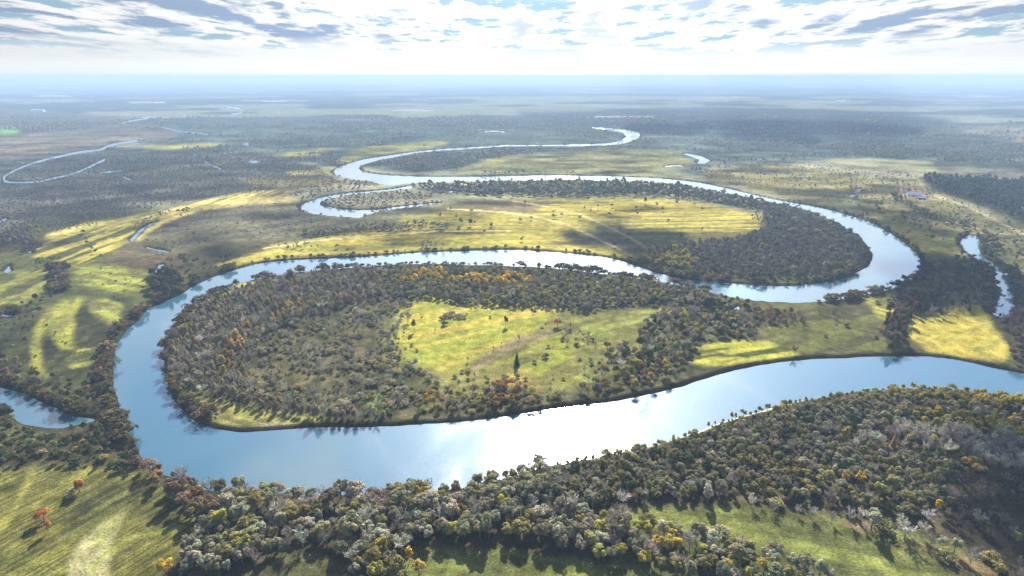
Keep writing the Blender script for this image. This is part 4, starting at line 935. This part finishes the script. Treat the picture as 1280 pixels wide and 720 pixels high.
def scatter(name, trees, label, cat):
    n = len(trees)
    me = bpy.data.meshes.new(name); me.vertices.add(n)
    me.vertices.foreach_set('co', np.array([[t[2], t[3], t[4] - .1] for t in trees], np.float32).ravel())
    keys = sorted({(far_kind(t)) for t in trees})
    kk = np.array([keys.index(far_kind(t)) * 5 + int(RNG.integers(5)) for t in trees], np.int32)
    a = me.attributes.new('pick', 'INT', 'POINT'); a.data.foreach_set('value', kk)
    s = np.array([[sc_of(t) * RNG.uniform(.88, 1.12), sc_of(t) * RNG.uniform(.88, 1.12), sc_of(t)] for t in trees], np.float32)
    a = me.attributes.new('size', 'FLOAT_VECTOR', 'POINT'); a.data.foreach_set('vector', s.ravel())
    r = np.zeros((n, 3), np.float32); r[:, 2] = RNG.uniform(0, 6.283, n); r[:, :2] = RNG.normal(0, .04, (n, 2))
    a = me.attributes.new('turn', 'FLOAT_VECTOR', 'POINT'); a.data.foreach_set('vector', r.ravel())
    a = me.attributes.new('tint', 'FLOAT_COLOR', 'POINT')
    a.data.foreach_set('color', np.array([[*t[6], 1] for t in trees], np.float32).ravel())
    o = link(name, me); o['kind'] = 'stuff'; o['label'] = label; o['category'] = cat
    ng = bpy.data.node_groups.new(name, 'GeometryNodeTree')
    ng.interface.new_socket('Geometry', in_out='INPUT', socket_type='NodeSocketGeometry')
    ng.interface.new_socket('Geometry', in_out='OUTPUT', socket_type='NodeSocketGeometry')
    nd, lk = ng.nodes, ng.links
    gin = nd.new('NodeGroupInput'); gout = nd.new('NodeGroupOutput'); jn = nd.new('GeometryNodeJoinGeometry')
    def attr(nm, t):
        q = nd.new('GeometryNodeInputNamedAttribute'); q.data_type = t; q.inputs['Name'].default_value = nm
        return [x for x in q.outputs if x.enabled and x.name == 'Attribute'][0]
    pick = attr('pick', 'INT'); size = attr('size', 'FLOAT_VECTOR'); turn = attr('turn', 'FLOAT_VECTOR')
    e2r = nd.new('FunctionNodeEulerToRotation'); lk.new(turn, e2r.inputs[0])
    for p in np.unique(kk):
        cmp_ = nd.new('FunctionNodeCompare'); cmp_.data_type = 'INT'; cmp_.operation = 'EQUAL'
        ins = [x for x in cmp_.inputs if x.enabled]
        lk.new(pick, ins[0]); ins[1].default_value = int(p)
        srcs = combo(keys[p // 5], int(p % 5))
        gj_ = nd.new('GeometryNodeJoinGeometry')
        for so in srcs:
            oi = nd.new('GeometryNodeObjectInfo'); oi.inputs['Object'].default_value = so; oi.transform_space = 'ORIGINAL'
            lk.new(oi.outputs['Geometry'], gj_.inputs[0])
        ip = nd.new('GeometryNodeInstanceOnPoints')
        lk.new(gin.outputs[0], ip.inputs['Points']); lk.new(cmp_.outputs[0], ip.inputs['Selection'])
        lk.new(gj_.outputs[0], ip.inputs['Instance']); lk.new(e2r.outputs[0], ip.inputs['Rotation']); lk.new(size, ip.inputs['Scale'])
        lk.new(ip.outputs[0], jn.inputs[0])
    lk.new(jn.outputs[0], gout.inputs[0])
    md = o.modifiers.new('trees', 'NODES'); md.node_group = ng
    return o

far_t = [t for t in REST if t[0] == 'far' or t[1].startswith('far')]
print('TREES', len(TREES), 'single', len(single), 'far', len(far_t))
for k, nm, lab in (('round', 'broadleaf_woodland', 'mixed autumn broadleaf wood filling the river bends and the near bank'),
                   ('narrow', 'slender_woodland', 'slender autumn trees massed on the island and along the banks'),
                   ('bare', 'bare_woodland', 'leafless grey trees mixed through the woods of the river bends'),
                   ('conifer', 'conifer_woodland', 'dark conifers mixed into the woods by the river'),
                   ('shrub', 'scrub', 'low dark scrub along the river banks and over the island')):
    q = [t for t in REST if t[1] == k and t[0] != 'far']
    print(nm, len(q))
    if q: scatter(nm, q, lab, 'scrub' if k == 'shrub' else 'woodland')
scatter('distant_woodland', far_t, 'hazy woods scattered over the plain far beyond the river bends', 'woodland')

# ------------------------------------------------------------------ clouds overhead that shade parts of the plain
CLOUD_H = 1500.0
def clouds():
    import bmesh
    bm = bmesh.new(); bmesh.ops.create_icosphere(bm, subdivisions=3, radius=1)
    bm.verts.ensure_lookup_table()
    bvv = np.array([v.co[:] for v in bm.verts]); bff = np.array([[v.index for v in f.verts] for f in bm.faces]); bm.free()
    VV = []; FF = []; o = 0
    for P, rad, cov in SHADE:
        Pw = np.array(P, float); wx, wy = to_world(Pw[:, 0], Pw[:, 1])
        W = list(zip(wx, wy))
        n = int(cov * (wx.max() - wx.min()) * (wy.max() - wy.min()) / (rad * rad))
        x = RNG.uniform(wx.min(), wx.max(), n); y = RNG.uniform(wy.min(), wy.max(), n)
        k = inside(W, x, y); x, y = x[k], y[k]
        for i in range(len(x)):
            r = rad * RNG.uniform(.45, 1.1)
            c = np.array([x[i] + SUN_H[0] * CLOUD_H / math.tan(SUN_EL), y[i] + SUN_H[1] * CLOUD_H / math.tan(SUN_EL), CLOUD_H + RNG.uniform(-.1, .5) * rad])
            nz = fbm(bvv[:, 0] * 2.2 + 9 + i * 3.7, bvv[:, 1] * 2.2 + bvv[:, 2] * 2.9 + 40, 120, 4)
            v = bvv * (.62 + .8 * nz)[:, None] * r * np.array([1, 1, .5]) + c
            VV.append(v); FF.append(bff + o); o += len(v)
    m, n_, l = mat('cloud_vapour')
    out = N(n_, 'ShaderNodeOutputMaterial'); d = N(n_, 'ShaderNodeBsdfDiffuse'); t = N(n_, 'ShaderNodeBsdfTranslucent'); mx = N(n_, 'ShaderNodeMixShader')
    d.inputs[0].default_value = (.85, .86, .88, 1); t.inputs[0].default_value = (.85, .87, .9, 1); mx.inputs[0].default_value = .55
    l.new(d.outputs[0], mx.inputs[1]); l.new(t.outputs[0], mx.inputs[2]); l.new(mx.outputs[0], out.inputs[0])
    o_ = link('clouds', mesh_np('clouds', np.concatenate(VV), np.concatenate(FF), m, smooth=True))
    o_['kind'] = 'stuff'; o_['label'] = 'low broken clouds drifting over the river plain'; o_['category'] = 'clouds'
SHADE = [
    ([(690,290),(760,283),(830,292),(900,300),(880,312),(820,322),(770,316)], 30, .8),
    ([(700,158),(860,150),(960,150),(1100,150),(1120,172),(980,176),(860,166)], 260, .6),
    ([(1090,335),(1150,318),(1250,345),(1250,372),(1180,378),(1110,368)], 45, 1.6),
    ([(1150,580),(1330,570),(1330,690),(1230,680)], 24, 1.2),
]
clouds()

# ------------------------------------------------------------------ haze
def haze():
    bm_v = []
    x0, x1, y0, y1, z0, z1 = -130000, 130000, -70000, 130000, -6.0, 216.0
    Vh = [(x, y, z) for z in (z0, z1) for y in (y0, y1) for x in (x0, x1)]
    Fh = [(0, 2, 3, 1), (4, 5, 7, 6), (0, 1, 5, 4), (2, 6, 7, 3), (0, 4, 6, 2), (1, 3, 7, 5)]
    m, n, l = mat('haze_air')
    out = N(n, 'ShaderNodeOutputMaterial'); v = N(n, 'ShaderNodeVolumePrincipled')
    v.inputs['Color'].default_value = (.25, .355, .53, 1); v.inputs['Density'].default_value = HAZE_D; v.inputs['Anisotropy'].default_value = .1
    l.new(v.outputs[0], out.inputs['Volume'])
    me = mesh_np('haze', Vh, Fh, m)
    o = link('haze', me); o['kind'] = 'stuff'; o['label'] = 'pale blue haze lying over the whole river plain'; o['category'] = 'haze'
HAZE_D = 1.5e-4
haze()

# ------------------------------------------------------------------ light and sky
sun_d = bpy.data.lights.new('sun', 'SUN'); sun_d.energy = 5.0; sun_d.angle = R(.55); sun_d.color = (1, .93, .80)
sun = bpy.data.objects.new('sun', sun_d); COL.objects.link(sun)
sdir = Vector((SUN_H[0] * math.cos(SUN_EL), SUN_H[1] * math.cos(SUN_EL), math.sin(SUN_EL)))
sun.rotation_euler = sdir.to_track_quat('Z', 'Y').to_euler()

CLOUD_OFF = (3.1, 1.7, 0.4)
def sky():
    w = bpy.data.worlds.new('World'); sc.world = w; w.use_nodes = True
    n, l = w.node_tree.nodes, w.node_tree.links; n.clear()
    out = N(n, 'ShaderNodeOutputWorld'); bg = N(n, 'ShaderNodeBackground')
    st = N(n, 'ShaderNodeTexSky', sky_type='NISHITA', sun_disc=False, sun_elevation=SUN_EL, sun_rotation=SUN_AZ, altitude=200, air_density=1.0, dust_density=1.6, ozone_density=1.5)
    tc = N(n, 'ShaderNodeTexCoord'); sx = N(n, 'ShaderNodeSeparateXYZ'); l.new(tc.outputs['Generated'], sx.inputs[0])
    def M(op, a, b=None, c=None):
        q = N(n, 'ShaderNodeMath', operation=op)
        for i, v in enumerate((a, b, c)):
            if v is None: continue
            if isinstance(v, (int, float)): q.inputs[i].default_value = v
            else: l.new(v, q.inputs[i])
        return q.outputs[0]
    def ramp(v, a, b, c=0., d=1.):
        q = N(n, 'ShaderNodeMapRange', interpolation_type='SMOOTHSTEP')
        l.new(v, q.inputs[0]); q.inputs[1].default_value = a; q.inputs[2].default_value = b; q.inputs[3].default_value = c; q.inputs[4].default_value = d
        return q.outputs[0]
    z = sx.outputs['Z']; zc = M('MAXIMUM', z, 0.0)
    # cumulus: rows of heaped clouds that crowd together towards the horizon
    cx = M('DIVIDE', M('MULTIPLY', sx.outputs['X'], 8.5), M('MULTIPLY_ADD', zc, 6., 1.)); cy = M('MULTIPLY', M('LOGARITHM', M('ADD', zc, .03), math.e), 2.3)
    cv = N(n, 'ShaderNodeCombineXYZ'); l.new(cx, cv.inputs[0]); l.new(cy, cv.inputs[1]); l.new(M('MULTIPLY', sx.outputs['Y'], .6), cv.inputs[2])
    def noise(scale, det, off, dist=0., rough=.5):
        mp = N(n, 'ShaderNodeMapping'); mp.inputs['Location'].default_value = off; l.new(cv.outputs[0], mp.inputs[0])
        t = N(n, 'ShaderNodeTexNoise'); t.inputs['Scale'].default_value = scale; t.inputs['Detail'].default_value = det; t.inputs['Distortion'].default_value = dist; t.inputs['Roughness'].default_value = rough
        l.new(mp.outputs[0], t.inputs['Vector']); return t.outputs['Fac']
    c1 = noise(2.6, 10, CLOUD_OFF, .1, .62)
    c2 = noise(.45, 3, (8.0, 2.0, 0))
    up = noise(2.6, 5, (CLOUD_OFF[0], CLOUD_OFF[1] + .22, CLOUD_OFF[2]), .1, .5)
    dens = M('ADD', M('ADD', M('MULTIPLY', c1, .7), M('MULTIPLY', c2, .3)), M('MULTIPLY', ramp(z, .12, .35), -.105))
    cov = ramp(dens, .425, .485); core = ramp(M('ADD', dens, M('MULTIPLY', M('SUBTRACT', up, c1), .35)), .495, .575)
    # bright band of haze along the horizon, below the clouds
    low = ramp(z, .010, .055, 1., 0.)
    def mix(f, a, b):
        q = N(n, 'ShaderNodeMix', data_type='RGBA'); q.clamp_factor = True
        l.new(f, q.inputs[0]) if not isinstance(f, float) else setattr(q.inputs[0], 'default_value', f)
        for i, v in ((6, a), (7, b)):
            if isinstance(v, tuple): q.inputs[i].default_value = (*v, 1)
            else: l.new(v, q.inputs[i])
        return q.outputs[2]
    WH = (4.1, 4.1, 4.0); GC = (1.35, 1.8, 2.5)
    dim = N(n, 'ShaderNodeVectorMath', operation='MULTIPLY'); l.new(st.outputs[0], dim.inputs[0]); dim.inputs[1].default_value = (.41, .49, .57)
    hi = ramp(z, .10, .19)
    sk = mix(low, mix(hi, (1.5, 2.25, 2.8), dim.outputs[0]), (4.2, 4.2, 4.05))
    # clouds and haze glow towards the sun
    dp = N(n, 'ShaderNodeVectorMath', operation='DOT_PRODUCT'); l.new(tc.outputs['Generated'], dp.inputs[0]); dp.inputs[1].default_value = tuple(sdir)
    glow = M('POWER', M('MAXIMUM', dp.outputs['Value'], 0.), 7.)
    ha = N(n, 'ShaderNodeVectorMath', operation='DOT_PRODUCT'); l.new(tc.outputs['Generated'], ha.inputs[0]); ha.inputs[1].default_value = (float(SUN_H[0]), float(SUN_H[1]), 0)
    core = M('MULTIPLY', core, M('SUBTRACT', 1.0, M('MULTIPLY', M('POWER', M('MAXIMUM', ha.outputs['Value'], 0.), 14.), .6)))
    core = M('MULTIPLY', M('MULTIPLY', core, 1.5), ramp(z, .03, .065))
    cl = mix(core, WH, GC)
    cf = M('MULTIPLY', cov, M('SUBTRACT', 1.0, M('MULTIPLY', low, .8)))
    fin = mix(cf, sk, cl)
    glow2 = M('POWER', M('MAXIMUM', dp.outputs['Value'], 0.), 90.)
    gain = M('MULTIPLY_ADD', glow2, .6, M('MULTIPLY_ADD', glow, 1.15, .8))
    fs_ = N(n, 'ShaderNodeVectorMath', operation='SCALE'); l.new(fin, fs_.inputs[0]); l.new(M('MULTIPLY', gain, M('MULTIPLY_ADD', hi, .65, 1.0)), fs_.inputs['Scale'])
    l.new(fs_.outputs[0], bg.inputs[0]); bg.inputs[1].default_value = .06
    l.new(bg.outputs[0], out.inputs[0])
sky()

sc.view_settings.view_transform = 'Standard'; sc.view_settings.look = 'None'
sc.view_settings.gamma = 1; sc.view_settings.exposure = 2.15
sc.render.engine = 'CYCLES'
cy_ = sc.cycles
cy_.max_bounces = 4; cy_.diffuse_bounces = 2; cy_.glossy_bounces = 2; cy_.transmission_bounces = 2; cy_.volume_bounces = 0; cy_.transparent_max_bounces = 6
cy_.use_denoising = True
cy_.sample_clamp_indirect = 4
